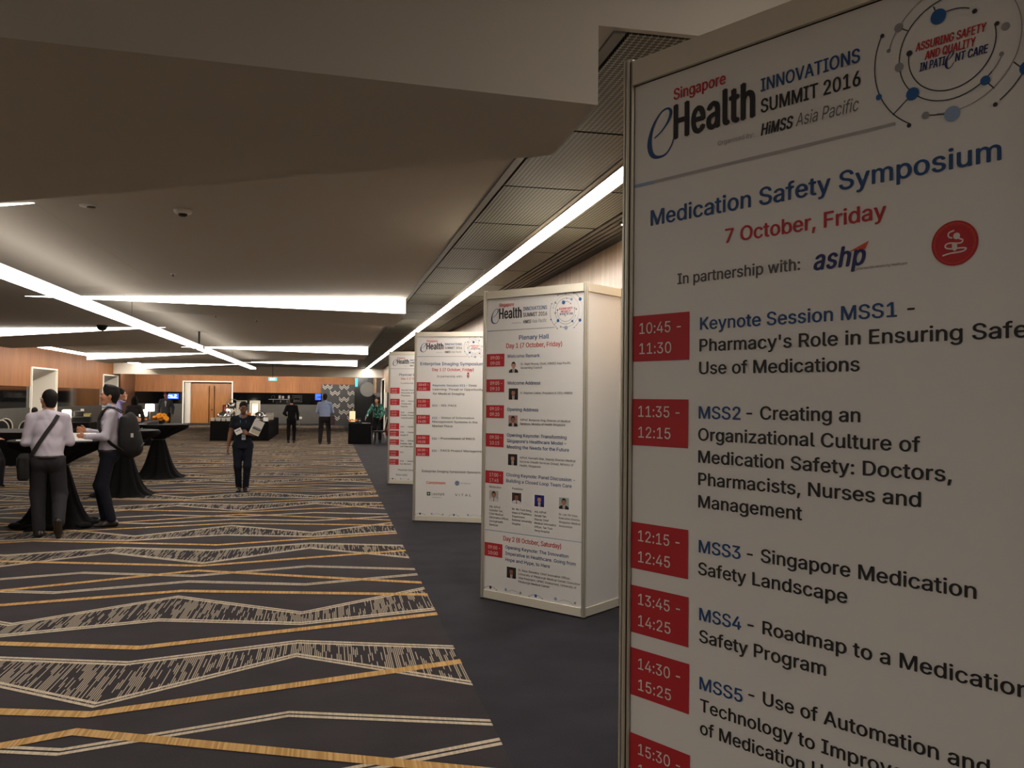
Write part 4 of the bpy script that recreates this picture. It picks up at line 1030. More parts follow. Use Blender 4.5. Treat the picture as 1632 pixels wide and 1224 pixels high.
def profile_post():
    """eight-sided extrusion with a slot on every face"""
    pts = []
    for k in range(8):
        a = k * PI / 4
        for da, r in ((-.30, .0178), (-.115, .0170), (-.115, .0125), (.115, .0125), (.115, .0170), (.30, .0178)):
            pts.append((r * math.cos(a + da), r * math.sin(a + da)))
    return pts
POST = profile_post()
def make_tower(label, loc, rotz, gfx_id, wid=.99, dep=.49):
    t = thing('sign_tower', label, 'sign', (loc[0], loc[1], 0), rotz, 'white event sign towers along the wall')
    yp = -.0012 if gfx_id < 3 else -.002
    for (x, y) in ((0, 0), (wid, 0), (0, dep), (wid, dep)):
        mb = MB(); n = len(POST)
        mb.add([(x + a, y + b, .012) for a, b in POST] + [(x + a, y + b, 2.5) for a, b in POST],
               [(i, (i + 1) % n, n + (i + 1) % n, n + i) for i in range(n)] + [tuple(n + i for i in range(n)), tuple(range(n - 1, -1, -1))], 0)
        for k in range(8):
            a = k * PI / 4; c, s = math.cos(a), math.sin(a); r = .0127
            q = [(r * c - s * .0013, r * s + c * .0013), (r * c + s * .0013, r * s - c * .0013)]
            mb.add([(x + q[0][0], y + q[0][1], .02), (x + q[1][0], y + q[1][1], .02), (x + q[1][0], y + q[1][1], 2.495), (x + q[0][0], y + q[0][1], 2.495)], [(0, 1, 2, 3)], 1)
        mb.lathe([(.019, 0), (.019, .008), (.008, .012)], 12, 1, M=Matrix.Translation((x, y, 0)))
        mb.build('post', [M_ALU, M_GROOVE], t)
    hb, kb = 2.5 - .0711, .075
    P = .0175
    rails = []
    for z0, z1, nm in ((hb + .003, 2.494, 'header_rail'), (.012, kb, 'base_rail')):
        MB().box(P, wid - P, -.011, .011, z0, z1).build(nm, M_CREAM, t)
        MB().box(P, wid - P, dep - .011, dep + .011, z0, z1).build(nm, M_CREAM, t)
        MB().box(-.011, .011, P, dep - P, z0, z1).build(nm, M_CREAM, t)
        MB().box(wid - .011, wid + .011, P, dep - P, z0, z1).build(nm, M_CREAM, t)
    MB().box(P, wid - P, dep - .002, dep + .002, kb, hb).build('back_panel', M_WHITE, t)
    MB().box(-.002, .002, P, dep - P, kb, hb).build('side_panel', M_WHITE, t)
    MB().box(wid - .002, wid + .002, P, dep - P, kb, hb).build('side_panel', M_WHITE, t)
    MB().box(P, wid - P, .015, dep - .015, 2.485, 2.492).build('top_panel', M_CREAM, t)
    fp = MB().box(P, wid - P, 0, .004, kb, hb).box(P, wid - P, -.0005, .003, hb, hb + .003, 1).build('front_panel', [M_WHITE, M_GROOVE], t)
    h1, h2 = header_print(yp)
    h1.build('event_title', INKM, fp); h2.build('ring_emblem', INKM, fp)
    G = ALLG[gfx_id]
    boxes = [g for g in G if g[0] == 'BOXred']
    start = 9 if gfx_id == 1 else 0
    boxes.sort(key=lambda q: -q[4])
    zt = boxes[0][4]
    entries = [MB() for _ in boxes]
    for k, b in enumerate(boxes):
        mb = MB()
        u0 = .0185
        mb.add([(u0, yp, b[3]), (b[2], yp, b[3]), (b[2], yp, b[4]), (u0, yp, b[4])], [(0, 1, 2, 3)], INK_ORDER.index('red'))
        for i, g in enumerate(G):
            if g[0] == 'wh' and b[3] - .002 < g[3] < b[4]:
                put_text(mb, reqs[(gfx_id, i)], 'wh', g[2], g[3], g[4], .0275, yp - .0012)
        mb.build('time_block', INKM, fp)
    sect = {2: [(2, 'day_heading', lambda g: g[1].startswith('Day 2'))]}.get(gfx_id, [])
    for i, g in enumerate(G):
        if i < start or g[0] not in INKS or g[0] == 'wh': continue
        if gfx_id == 1 and g in LOGO_TXT: continue
        cap = g[5]
        if g[6] == 'b' and g[3] < zt and g[0] in ('blue', 'black'):
            cap = .0298 if gfx_id == 1 else (.0262 if cap > .02 else cap)
        heading = (g[3] > zt - .004 and not g[1].startswith('Keynote') and not (gfx_id == 2 and g[1].startswith('Welcome R'))) or g[1].startswith('Day 2') or (gfx_id in (3, 4) and g[3] < .55 and g[0] not in ('black', 'blue'))
        if gfx_id in (3, 4) and g[0] == 'black' and g[3] < .35: heading = True
        if heading:
            nm = 'company_logo' if g[0] in ('orange', 'navy') or g[1] in ('Lexmark', 'V i T A L', 'GE Healthcare', 'Allscripts') else ('small_caption' if g[0] in ('dgrey', 'lgrey') else 'heading_line')
            mb = MB(); put_text(mb, reqs[(gfx_id, i)], g[0], g[2], g[3], g[4], cap, yp)
            if g[1] == 'ashp':
                tri = [q for q in G if q[0] == 'ASHPTRI'][0][1]
                mb.add([(a, yp, b_) for a, b_ in tri], [(0, 1, 2)], INK_ORDER.index('orange'))
            if g[1] == 'GE Healthcare':
                c = [q for q in G if q[0] == 'LOGOS'][0][1][0]
                disc2(mb, c[0], c[1], .032, 'dotb', yp, 28); arc(mb, c, .026, 0, 360, .003, 'wh', yp - .001, 30)
                put_text(mb, xtra['ge'], 'wh', c[0] - .016, c[1] - .009, .032, .019, yp - .001)
            if g[1] == 'Lexmark':
                _, a, b_ = [q for q in G if q[0] == 'LOGOS'][0][1]
                mb.add([(a[0], yp, b_[1]), (b_[0], yp, b_[1]), (b_[0], yp, a[1]), (a[0], yp, a[1])], [(0, 1, 2, 3)], INK_ORDER.index('green'))
                mx, mz = (a[0] + b_[0]) / 2, (a[1] + b_[1]) / 2
                mb.add([(mx - .008, yp - .001, mz - .013), (mx + .014, yp - .001, mz), (mx - .008, yp - .001, mz + .013)], [(0, 1, 2)], INK_ORDER.index('wh'))
            mb.build(nm, INKM, fp)
        else:
            k = max([k for k, b in enumerate(boxes) if g[3] < b[4] + .004] or [0])
            put_text(entries[k], reqs[(gfx_id, i)], g[0], g[2], g[3], g[4], cap, yp)
    for e in entries:
        if e.n: e.build('session_lettering', INKM, fp)
    for g in G:
        if g[0] == 'SEAL':
            partner = MB()
            c = g[1][0]
            disc2(partner, c[0], c[1], .0424, 'red', yp, 40)
            y2 = yp - .0006
            arc(partner, c, .0375, 0, 360, .0012, 'orange', y2, 48)
            disc2(partner, c[0] + .004, c[1] + .013, .0062, 'wh', y2)
            for pts in ([(-.0005, .024), (-.010, .0205), (-.0105, .0135), (-.004, .010)], [(.008, .008), (.015, .004), (.010, -.001), (-.010, .001), (-.017, -.004), (-.010, -.0095), (.014, -.0105), (.021, -.0125), (.014, -.017), (-.008, -.0185), (-.022, -.0215)]):
                stroke(partner, smooth_path([(c[0] + a, c[1] + b_) for a, b_ in pts]), .0028, 'wh', y2)
            partner.add([(c[0] + a, y2, c[1] + b_) for a, b_ in ((-.0045, .0005), (-.0045, -.011), (-.001, -.0145), (.002, -.0145), (.005, -.011), (.005, .0005))], [tuple(range(6))], INK_ORDER.index('wh'))
            ring_text(partner, 'PHARMACEUTICAL SOCIETY OF SINGAPORE', c, .0362, 205, -25, .0052, 'orange', y2)
            partner.build('seal_emblem', INKM, fp)
        if g[0] == 'CREST':
            c = g[1][0]; partner = MB()
            partner.add([(c[0] + a, yp, c[1] + b_) for a, b_ in ((-.018, .02), (-.018, -.01), (0, -.034), (.018, -.01), (.018, .02))], [tuple(range(5))], INK_ORDER.index('bar'))
            partner.add([(c[0] + a, yp - .001, c[1] + b_) for a, b_ in ((-.013, .012), (-.013, -.008), (0, -.026), (.004, .012))], [tuple(range(4))], INK_ORDER.index('red'))
            disc2(partner, c[0], c[1] + .034, .013, 'red', yp)
            partner.build('crest', INKM, fp)
        if g[0] == 'LINE':
            (a, b_), (c_, d) = g[1]; mb = MB()
            stroke(mb, [(.02, (b_ + d) / 2), (.97, (b_ + d) / 2)], .005, 'dotl', yp); mb.build('divider_line', INKM, fp)
    # dotted garland along the foot of the poster
    gd = MB()
    zz = kb + .012
    for u, dv, r, k in ((.085, .014, .0125, 'dot'), (.245, .018, .0125, 'dotl'), (.395, .014, .0105, 'dotg'), (.545, .014, .0125, 'dotb'), (.735, .02, .0135, 'dotl'), (.915, .016, .0095, 'dotg')):
        disc2(gd, u, zz + dv, r, k, yp - .0004)
    for u0, u1, k in ((.02, .15, 'dot'), (.255, .39, 'dotg'), (.48, .61, 'dot'), (.75, .905, 'dotg')):
        stroke(gd, smooth_path([(u0, zz), ((u0 * 3 + u1) / 4, zz + .017), ((u0 + u1) / 2, zz + .022), ((u0 + 3 * u1) / 4, zz + .017), (u1, zz)]), .0025, k, yp)
    for u in (.02, .15, .48, .61): disc2(gd, u, zz + .002, .004, 'dot', yp)
    gd.build('dotted_border', INKM, fp)
    if gfx_id == 2:
        pal = [((236, 232, 228), (24, 24, 28)), ((34, 30, 28), (20, 20, 22)), ((176, 132, 128), (24, 24, 26)), ((30, 26, 26), (16, 16, 18)), ((190, 186, 182), (214, 212, 210)), ((70, 56, 50), (214, 214, 218)), ((34, 44, 150), (36, 40, 90)), ((168, 178, 170), (30, 30, 34)), ((40, 44, 40), (22, 22, 24))]
        for i, g in enumerate([g for g in G if g[0] == 'PHOTO']):
            (u0, v1), (u1, v0) = g[1]
            u_span, v_span = u1 - u0, v1 - v0
            bgc, suitc = pal[i % len(pal)]
            mb = MB(); portrait(mb, u0, u1, v0, v1, yp, None, None, None, None, None)
            mb.build('portrait_photo', [mat('photo_ground_%d' % i, bgc, .5), mat('photo_suit_%d' % i, suitc, .5), mat('photo_shirt', (220, 216, 214), .5), mat('photo_skin_%d' % (i % 3), ((196, 142, 116), (178, 122, 96), (150, 98, 76))[i % 3], .5), mat('photo_hair', (28, 22, 20), .5), mat('photo_tie', (120, 40, 44), .5)], fp)
    return t
make_tower('huge white sign tower with Medication Safety Symposium timetable, cut by the right edge', (0.7554, 2.1248), -1.0711, 1)
make_tower('white sign tower with the Plenary Hall timetable and small portraits', (1.2412, 6.9442), -.8914, 2)
make_tower('white sign tower with the Enterprise Imaging Symposium timetable', (1.1134, 11.4348), -.4059, 3)
make_tower('white sign tower with the Physician timetable, farthest and partly hidden behind its neighbour', (1.1102, 16.4264), -.4059, 4)

# ------------------------------------------------------------------ people: implicit surfaces turned into meshes
def V3(*a): return np.array(a, float)
def rotx(a): c, s = math.cos(a), math.sin(a); return np.array([[1, 0, 0], [0, c, -s], [0, s, c]])
def roty(a): c, s = math.cos(a), math.sin(a); return np.array([[c, 0, s], [0, 1, 0], [-s, 0, c]])
def rotz(a): c, s = math.cos(a), math.sin(a); return np.array([[c, -s, 0], [s, c, 0], [0, 0, 1]])
def unit(v): return v / (np.linalg.norm(v) + 1e-12)

class SDF:
    """smooth union of ellipsoids, cones and boxes, meshed by surface nets"""
    def __init__(self): self.p = []
    def ell(self, c, r, k=.02, R=None, sub=False): self.p.append(('e', np.array(c, float), np.array(r, float), R, k, sub)); return self
    def cone(self, a, b, ra, rb, k=.02, sub=False, side=None, ya=None, yb=None):
        """round cone; ya/yb give a second radius across 'side' x axis"""
        self.p.append(('c', np.array(a, float), np.array(b, float), ra, rb, ya, yb, side, k, sub)); return self
    def box(self, c, h, R=None, rd=.01, k=.01, sub=False): self.p.append(('b', np.array(c, float), np.array(h, float), R, rd, k, sub)); return self
    def cut(self, o, n): self.p.append(('cut', np.array(o, float), unit(np.array(n, float)))); return self
    def _bounds(self, q):
        if q[0] == 'e': R = q[2].max(); return q[1] - R, q[1] + R
        if q[0] == 'c':
            R = max(x for x in (q[3], q[4], q[5], q[6]) if x is not None)
            return np.minimum(q[1], q[2]) - R, np.maximum(q[1], q[2]) + R
        R = np.linalg.norm(q[2]) + q[4] if q[3] is not None else q[2] + q[4]
        return q[1] - R, q[1] + R
    def mesh(self, res, ripple=0.0, smooth=1):
        adds = [q for q in self.p if q[0] != 'cut' and not q[-1]]
        bs = [self._bounds(q) for q in adds]
        lo = np.min([b[0] for b in bs], axis=0) - 4 * res; hi = np.max([b[1] for b in bs], axis=0) + 4 * res
        n = np.ceil((hi - lo) / res).astype(int) + 1
        F = np.full(n, .08, np.float32)
        ax = [lo[i] + np.arange(n[i]) * res for i in range(3)]
        for q in self.p:
            if q[0] == 'cut':
                X, Y, Z = np.meshgrid(*ax, indexing='ij', sparse=True)
                d = (X - q[1][0]) * q[2][0] + (Y - q[1][1]) * q[2][1] + (Z - q[1][2]) * q[2][2]
                F = np.maximum(F, d.astype(np.float32)); continue
            k = q[-2]; sub = q[-1]
            a, b = self._bounds(q)
            m = max(k, .0) + 3 * res
            i0 = np.maximum(0, np.floor((a - m - lo) / res).astype(int)); i1 = np.minimum(n, np.ceil((b + m - lo) / res).astype(int) + 1)
            if (i1 <= i0).any(): continue
            sl = tuple(slice(i0[i], i1[i]) for i in range(3))
            X, Y, Z = np.meshgrid(*[ax[i][i0[i]:i1[i]] for i in range(3)], indexing='ij')
            P = np.stack([X, Y, Z], -1)
            if q[0] == 'e':
                w_ = P - q[1]
                if q[3] is not None: w_ = w_ @ q[3]
                k0 = np.linalg.norm(w_ / q[2], axis=-1); k1 = np.linalg.norm(w_ / q[2] ** 2, axis=-1)
                d = k0 * (k0 - 1) / (k1 + 1e-9)
            elif q[0] == 'c':
                a_, b_ = q[1], q[2]; ab = b_ - a_; L2 = ab @ ab + 1e-12
                w_ = P - a_
                t = np.clip(w_ @ ab / L2, 0, 1)
                v = w_ - t[..., None] * ab
                r = q[3] + (q[4] - q[3]) * t
                if q[5] is None:
                    d = np.linalg.norm(v, axis=-1) - r
                else:
                    ry = q[5] + (q[6] - q[5]) * t
                    sd = unit(q[7] - ab * (q[7] @ ab) / L2)
                    xs = v @ sd; rest2 = np.maximum((v ** 2).sum(-1) - xs ** 2, 0)
                    g = np.sqrt((xs / r) ** 2 + rest2 / ry ** 2)
                    d = (g - 1) * np.minimum(r, ry)
            else:
                w_ = P - q[1]
                if q[3] is not None: w_ = w_ @ q[3]
                dd = np.abs(w_) - q[2]
                d = np.linalg.norm(np.maximum(dd, 0), axis=-1) + np.minimum(dd.max(-1), 0) - q[4]
            d = d.astype(np.float32); f = F[sl]
            if sub:
                F[sl] = np.maximum(f, -d)
            elif k > 0:
                h = np.maximum(k - np.abs(f - d), 0) / k
                F[sl] = np.minimum(f, d) - h * h * k * .25
            else: F[sl] = np.minimum(f, d)
        if ripple:
            X, Y, Z = np.meshgrid(*ax, indexing='ij', sparse=True)
            F = F + ripple * (np.sin(31 * Z + 17 * X + 3 * np.sin(11 * Y)) * np.sin(13 * X - 21 * Z + 9 * Y) + .6 * np.sin(47 * Z - 23 * Y + 5 * np.sin(19 * X))).astype(np.float32)
        return surface_nets(F, lo, res, smooth)

def surface_nets(F, lo, res, smooth=1):
    Sg = F < 0
    c = np.zeros(np.array(F.shape) - 1, np.int8)
    corners = [(i, j, k) for i in (0, 1) for j in (0, 1) for k in (0, 1)]
    sh = c.shape
    view = lambda A, o: A[o[0]:o[0] + sh[0], o[1]:o[1] + sh[1], o[2]:o[2] + sh[2]]
    for o in corners: c += view(Sg, o)
    act = (c > 0) & (c < 8)
    idx = np.full(sh, -1, np.int64); ii = np.argwhere(act); idx[act] = np.arange(len(ii))
    acc = np.zeros((len(ii), 3)); cnt = np.zeros(len(ii))
    vals = {o: view(F, o)[act] for o in corners}
    for o in corners:
        for a in range(3):
            if o[a] == 0:
                o2 = list(o); o2[a] = 1; o2 = tuple(o2)
                f0, f1 = vals[o], vals[o2]; m = (f0 < 0) != (f1 < 0)
                t = f0[m] / (f0[m] - f1[m])
                p = np.tile(np.array(o, float), (m.sum(), 1)); p[:, a] += t
                acc[m] += p; cnt[m] += 1
    vs = lo + (ii + acc / cnt[:, None]) * res
    quads = []
    for a in range(3):
        b, c2 = (a + 1) % 3, (a + 2) % 3
        s0 = [slice(None)] * 3; s1 = [slice(None)] * 3
        s0[a] = slice(0, -1); s1[a] = slice(1, None)
        A, B = Sg[tuple(s0)], Sg[tuple(s1)]
        for flip, e in ((False, A & ~B), (True, ~A & B)):
            P = np.argwhere(e)
            P = P[(P[:, b] > 0) & (P[:, c2] > 0) & (P[:, b] < sh[b]) & (P[:, c2] < sh[c2])]
            if not len(P): continue
            def at(db, dc):
                Q = P.copy(); Q[:, b] += db; Q[:, c2] += dc
                return idx[Q[:, 0], Q[:, 1], Q[:, 2]]
            q = np.stack([at(-1, -1), at(0, -1), at(0, 0), at(-1, 0)], 1)
            if flip: q = q[:, ::-1]
            quads.append(q)
    Q = np.concatenate(quads); Q = Q[(Q >= 0).all(1)]
    for _ in range(smooth):
        sm = np.zeros_like(vs); ct = np.zeros(len(vs))
        for i in range(4):
            j = (i + 1) % 4
            np.add.at(sm, Q[:, i], vs[Q[:, j]]); np.add.at(ct, Q[:, i], 1)
            np.add.at(sm, Q[:, j], vs[Q[:, i]]); np.add.at(ct, Q[:, j], 1)
        ok = ct > 0
        vs[ok] = vs[ok] * .5 + .5 * sm[ok] / ct[ok][:, None]
    return vs, Q
def mesh_obj(name, vq, m, parent, **props):
    vs, Q = vq
    me = bpy.data.meshes.new(name)
    me.vertices.add(len(vs)); me.vertices.foreach_set('co', vs.astype(np.float32).ravel())
    me.loops.add(Q.size); me.loops.foreach_set('vertex_index', Q.astype(np.int32).ravel())
    me.polygons.add(len(Q)); me.polygons.foreach_set('loop_start', np.arange(0, Q.size, 4, dtype=np.int32))
    me.polygons.foreach_set('use_smooth', np.ones(len(Q), bool))
    me.update(calc_edges=True); me.validate()
    me.materials.append(m)
    return link(name, me, parent, **props)

def ik(a, b, l1, l2, hint):
    """middle joint between a and b, bent towards hint; b is pulled in when out of reach"""
    d = b - a; L = np.linalg.norm(d)
    if L > (l1 + l2) * .998: b = a + d / L * (l1 + l2) * .998; d = b - a; L = np.linalg.norm(d)
    x = (l1 * l1 - l2 * l2 + L * L) / (2 * L); h = math.sqrt(max(l1 * l1 - x * x, 0))
    u = d / L; hp = unit(hint - u * (hint @ u))
    return a + u * x + hp * h, b

def hand(s, w, d, n, curl=.5, side=1, k=.007, sc=1.0):
    """w wrist, d pointing direction, n back-of-hand normal, thumb on +side of cross(d,n)"""
    d = unit(d); n = unit(n - d * (n @ d)); x = np.cross(d, n) * side
    pe = w + d * .085 * sc
    s.cone(w, w + d * .02 * sc, .026 * sc, .034 * sc, .012, side=x, ya=.018 * sc, yb=.015 * sc)
    s.cone(w + d * .02 * sc, pe, .035 * sc, .041 * sc, .01, side=x, ya=.015 * sc, yb=.012 * sc)
    for off, L in ((.030, .066), (.0105, .076), (-.0105, .070), (-.030, .055)):
        b = w + d * .084 * sc + x * off * sc
        spread = x * off * 1.2
        a1, a2 = curl * .75, curl * 1.7
        d1 = unit(d * math.cos(a1) - n * math.sin(a1) + spread); d2 = unit(d * math.cos(a2) - n * math.sin(a2) + spread)
        m = b + d1 * L * .55 * sc; e = m + d2 * L * .5 * sc
        s.cone(b - d * .012, m, .0092 * sc, .0086 * sc, k); s.cone(m, e, .0086 * sc, .0072 * sc, k * .6)
    tb = w + d * .026 * sc + x * .028 * sc
    tm = tb + unit(d * .72 + x * .62 - n * .25) * .040 * sc
    te = tm + unit(d * .9 + x * .18 - n * .35 * (1 + curl)) * .032 * sc
    s.cone(tb, tm, .0125 * sc, .0105 * sc, .01); s.cone(tm, te, .0102 * sc, .008 * sc, k)

def person(label, loc, heading, H=1.72, lean=0.0, twist=0.0, head=(0, 0, 0), armR=None, armL=None, footR=None, footL=None, res=.009,
           skin=(176, 126, 98), hair='short', hairc=(24, 20, 19), top='shirt', topc=(196, 190, 204), sleeves='long', hem=.90, collar=True,
           pants=(34, 33, 38), pantwide=1.0, shoes=(24, 22, 22), build=1.0, belly=0.0, female=False, tie=None, skip=(), handcurl=(.6, .6),
           handdir=(None, None), handn=(None, None), wrinkle=.0016, jacket_open=False, pelvis=(0, 0), pattern=None, glasses=False, lanyard=None, inner=None, forearm=.255, arms=1.0, elbow_out=.55):
    """faces local +Y, right hand on +X; heading turns it about Z"""
    s = H / 1.72
    root = thing('person', label, 'person', loc, heading)
    pv = V3(pelvis[0], pelvis[1], .95 * s)
    Rl = rotz(twist) @ rotx(-lean)
    up = lambda x, y, z: pv + Rl @ (V3(x, y, z - .95) * s)      # upper body frame (coordinates in a 1.72 m body)
    bw = build
    sw = (.160 if female else .170) * bw
    waist, chest, uch, neck = up(0, 0, 1.08), up(0, .005, 1.27), up(0, -.005, 1.385), up(0, -.01, 1.455)
    hdc = up(0, .022, 1.615)
    Rh = Rl @ rotz(head[0]) @ rotx(-head[1]) @ roty(head[2])
    sh = {1: up(sw, -.012, 1.398), -1: up(-sw, -.012, 1.398)}
    tg = {1: armR, -1: armL}
    el, wr = {}, {}
    for sd in (1, -1):
        t = tg[sd]
        if t is None: t = (sd * .245 * bw, .04, .90, 'l')
        b = V3(*t[:3]) * s if len(t) == 3 else None
        b = (Rl @ (V3(t[0], t[1], t[2] - .95) * s) + pv) if len(t) == 4 else b
        el[sd], wr[sd] = ik(sh[sd], b, .285 * s, forearm * s, Rl @ V3(sd * elbow_out, -1, -.25))
    hp = {1: pv + rotz(twist) @ V3(.09 * bw * s, 0, -.03), -1: pv + rotz(twist) @ V3(-.09 * bw * s, 0, -.03)}
    ft = {1: footR or (.105, 0, 0, 0), -1: footL or (-.105, 0, 0, 0)}   # x, y, lift, toe yaw (, pitch)
    kn, an, toe, heel = {}, {}, {}, {}
    for sd in (1, -1):
        f = ft[sd]; pitch = f[4] if len(f) > 4 else 0
        td = rotz(-sd * .14 + f[3]) @ rotx(-pitch) @ V3(0, 1, 0)
        a = V3(f[0] * s, f[1] * s, f[2] + .085 * s)
        kn[sd], an[sd] = ik(hp[sd], a, .43 * s, .425 * s, rotz(f[3]) @ V3(sd * .1, 1, 0))
        toe[sd] = td
    X = Rl @ V3(1, 0, 0); Y = Rl @ V3(0, 1, 0)
    # ---- body: one continuous surface
    B = SDF()
    skull = hdc
    hd = lambda x, y, z: skull + Rh @ (V3(x, y, z) * s)
    hs = s * (.96 if female else 1)
    B.ell(hd(0, -.012, .035), V3(.074, .093, .088) * hs, .02, Rh)
    B.ell(hd(0, .022, -.03), V3(.060, .070, .085) * hs, .03, Rh)
    B.cone(hd(-.022, .058, -.088), hd(.022, .058, -.088), .022 * hs, .022 * hs, .03)
    B.cone(hd(0, .088, .020), hd(0, .104, -.020), .007 * hs, .0105 * hs, .012)
    B.cone(hd(-.010, .095, -.025), hd(.010, .095, -.025), .0075 * hs, .0075 * hs, .008)
    B.cone(hd(-.032, .084, .026), hd(.032, .084, .026), .010 * hs, .010 * hs, .014)
    B.cone(hd(-.020, .086, -.056), hd(.020, .086, -.056), .0085 * hs, .0085 * hs, .006)
    B.cone(hd(-.017, .085, -.068), hd(.017, .085, -.068), .008 * hs, .008 * hs, .006)
    for sd in (1, -1):
        B.ell(hd(sd * .044, .058, -.018), V3(.024, .026, .026) * hs, .02, Rh)
        B.ell(hd(sd * .079, -.012, -.002), V3(.010, .020, .033) * hs, .006, Rh)
        B.ell(hd(sd * .032, .094, .006), V3(.013, .010, .008) * hs, .0, Rh, sub=True)
    B.cone(neck - Rl @ V3(0, 0, .03), hd(0, -.012, -.055), .054 * s * bw * (.86 if female else 1), .049 * s * (.86 if female else 1), .022)
    tr = .9
    B.cone(pv, waist, .135 * s * bw * tr, .125 * s * bw * tr, .03, side=X, ya=.10 * s * tr, yb=.095 * s * tr)
    B.cone(waist, uch, .125 * s * bw * tr, .14 * s * bw * tr, .03, side=X, ya=.095 * s * tr, yb=.085 * s * tr)
    for sd in (1, -1):
        B.cone(neck, sh[sd], .05 * s, .048 * s, .03)
        fa = arms; B.cone(sh[sd], el[sd], .047 * s * fa, .038 * s * fa, .02); B.cone(el[sd], wr[sd], .039 * s * fa, .0255 * s * fa, .015)
        d = handdir[0 if sd == 1 else 1]; d = unit(wr[sd] - el[sd]) if d is None else V3(*d)
        nn = handn[0 if sd == 1 else 1]; nn = (V3(sd, .2, 0) if nn is None else V3(*nn))
        hand(B, wr[sd], d, nn, handcurl[0 if sd == 1 else 1], -sd if abs(nn[2]) < .7 else -sd, sc=s)
        B.cone(hp[sd], kn[sd], .075 * s, .052 * s, .03); B.cone(kn[sd], an[sd], .05 * s, .036 * s, .02)
        B.cone(an[sd], an[sd] + toe[sd] * .05 * s - V3(0, 0, .05 * s), .033 * s, .022 * s, .015)
    body = mesh_obj('body', B.mesh(res, 0, 1), mat('skin_%d_%d_%d' % skin, skin, .55, var=(9, .06)), root)
    # ---- eyes and brows
    for sd in (1, -1):
        e = MB().ball(hd(sd * .032, .0885, .006), (.0095 * hs, .0070 * hs, .0042 * hs), M=Matrix(Rh.tolist()).to_4x4(), seg=10, rings=6)
        e.ball(hd(sd * .032, .0945, .006), (.0046 * hs, .0026 * hs, .0042 * hs), 1, M=Matrix(Rh.tolist()).to_4x4(), seg=8, rings=5)
        e.build('eye', [mat('eye_white', (176, 166, 156), .3), mat('iris', (30, 20, 16), .3)], body)
        MB().tube([hd(sd * .016, .0985, .024), hd(sd * .032, .0985, .029), hd(sd * .047, .088, .025)], .0042 * hs, 6).build('eyebrow', mat('brow_%d_%d_%d' % hairc, hairc, .8), body)
    MB().tube([hd(-.021, .0925, -.062), hd(0, .097, -.0615), hd(.021, .0925, -.062)], .003 * hs, 6).build('lips', mat('lips_%d' % skin[0], (int(skin[0] * .72), int(skin[1] * .58), int(skin[2] * .56)), .5), body)
    # ---- hair
    Hh = SDF()
    vol = .104 if hair in ('short', 'crop') else .108
    Hh.ell(hd(0, -.018, .043), V3(.083, .102, vol - .008) * hs, .01, Rh)
    if hair == 'quiff':
        Hh.ell(hd(0, .03, .105), V3(.068, .055, .042) * hs, .03, Rh); Hh.ell(hd(0, -.02, .12), V3(.066, .07, .03) * hs, .03, Rh)
        for i in range(7):
            Hh.cone(hd(-.05 + .0165 * i, .02 + .01 * (i % 2), .12), hd(-.055 + .018 * i, .07 - .012 * (i % 3), .150 - .006 * (i % 2)), .016, .006, .02)
    Hh.ell(hd(0, .112, -.020), V3(.074, .080, .098) * hs, 0, Rh, sub=True)
    if hair in ('short', 'quiff', 'crop'):
        for sd in (1, -1): Hh.ell(hd(sd * .088, .012, -.012), V3(.020, .028, .042) * hs, 0, Rh, sub=True)
        Hh.cone(hd(0, -.062, -.01), hd(0, -.062, -.07), .062, .050, .02, side=Rh @ V3(1, 0, 0), ya=.045, yb=.030)
        Hh.cut(hd(0, -.1, -.088), Rh @ V3(0, .50, -1))
    elif hair == 'bun':
        Hh.cut(hd(0, -.1, -.07), Rh @ V3(0, .5, -1))
    elif hair == 'long':
        Hh.cone(hd(0, -.07, .02), hd(0, -.10, -.26), .075, .06, .03, side=Rh @ V3(1, 0, 0), ya=.04, yb=.03)
        for sd in (1, -1): Hh.cone(hd(sd * .075, -.01, .01), hd(sd * .085, .02, -.25), .022, .026, .02)
    elif hair == 'bob':
        for sd in (1, -1): Hh.cone(hd(sd * .07, -.03, .01), hd(sd * .07, -.03, -.10), .032, .03, .02)
        Hh.cone(hd(0, -.08, .02), hd(0, -.075, -.11), .07, .066, .03, side=Rh @ V3(1, 0, 0), ya=.035, yb=.035)
    hm = mat('hair_%d_%d_%d' % hairc, hairc, .75, bump=(120, .4), spec=.25)
    ho = mesh_obj('hair', Hh.mesh(min(res, .008), .0012, 1), hm, body)
    if hair == 'bun':
        MB().ball(hd(.02, -.115, -.03), .036).build('hair_bun', hm, ho)
    if glasses:
        g = MB()
        for sd in (1, -1):
            g.tube([hd(sd * .033 + .024 * math.cos(t), .108, .004 + .018 * math.sin(t)) for t in np.linspace(0, 2 * PI, 17)[:-1]], .0022, 5, closed=True)
            g.tube([hd(sd * .057, .104, .01), hd(sd * .082, .05, .012), hd(sd * .084, -.02, .008)], .0022, 5)
        g.tube([hd(-.009, .109, .008), hd(.009, .109, .008)], .0022, 5)
        g.build('glasses', M_BLACK, body)
    # ---- trousers
    T = SDF(); pw = pantwide
    T.cone(pv + V3(0, 0, -.05 * s), pv + Rl @ V3(0, 0, .03 * s), .150 * s * bw, .142 * s * bw, .02, side=rotz(twist) @ V3(1, 0, 0), ya=.122 * s * bw, yb=.112 * s * bw)
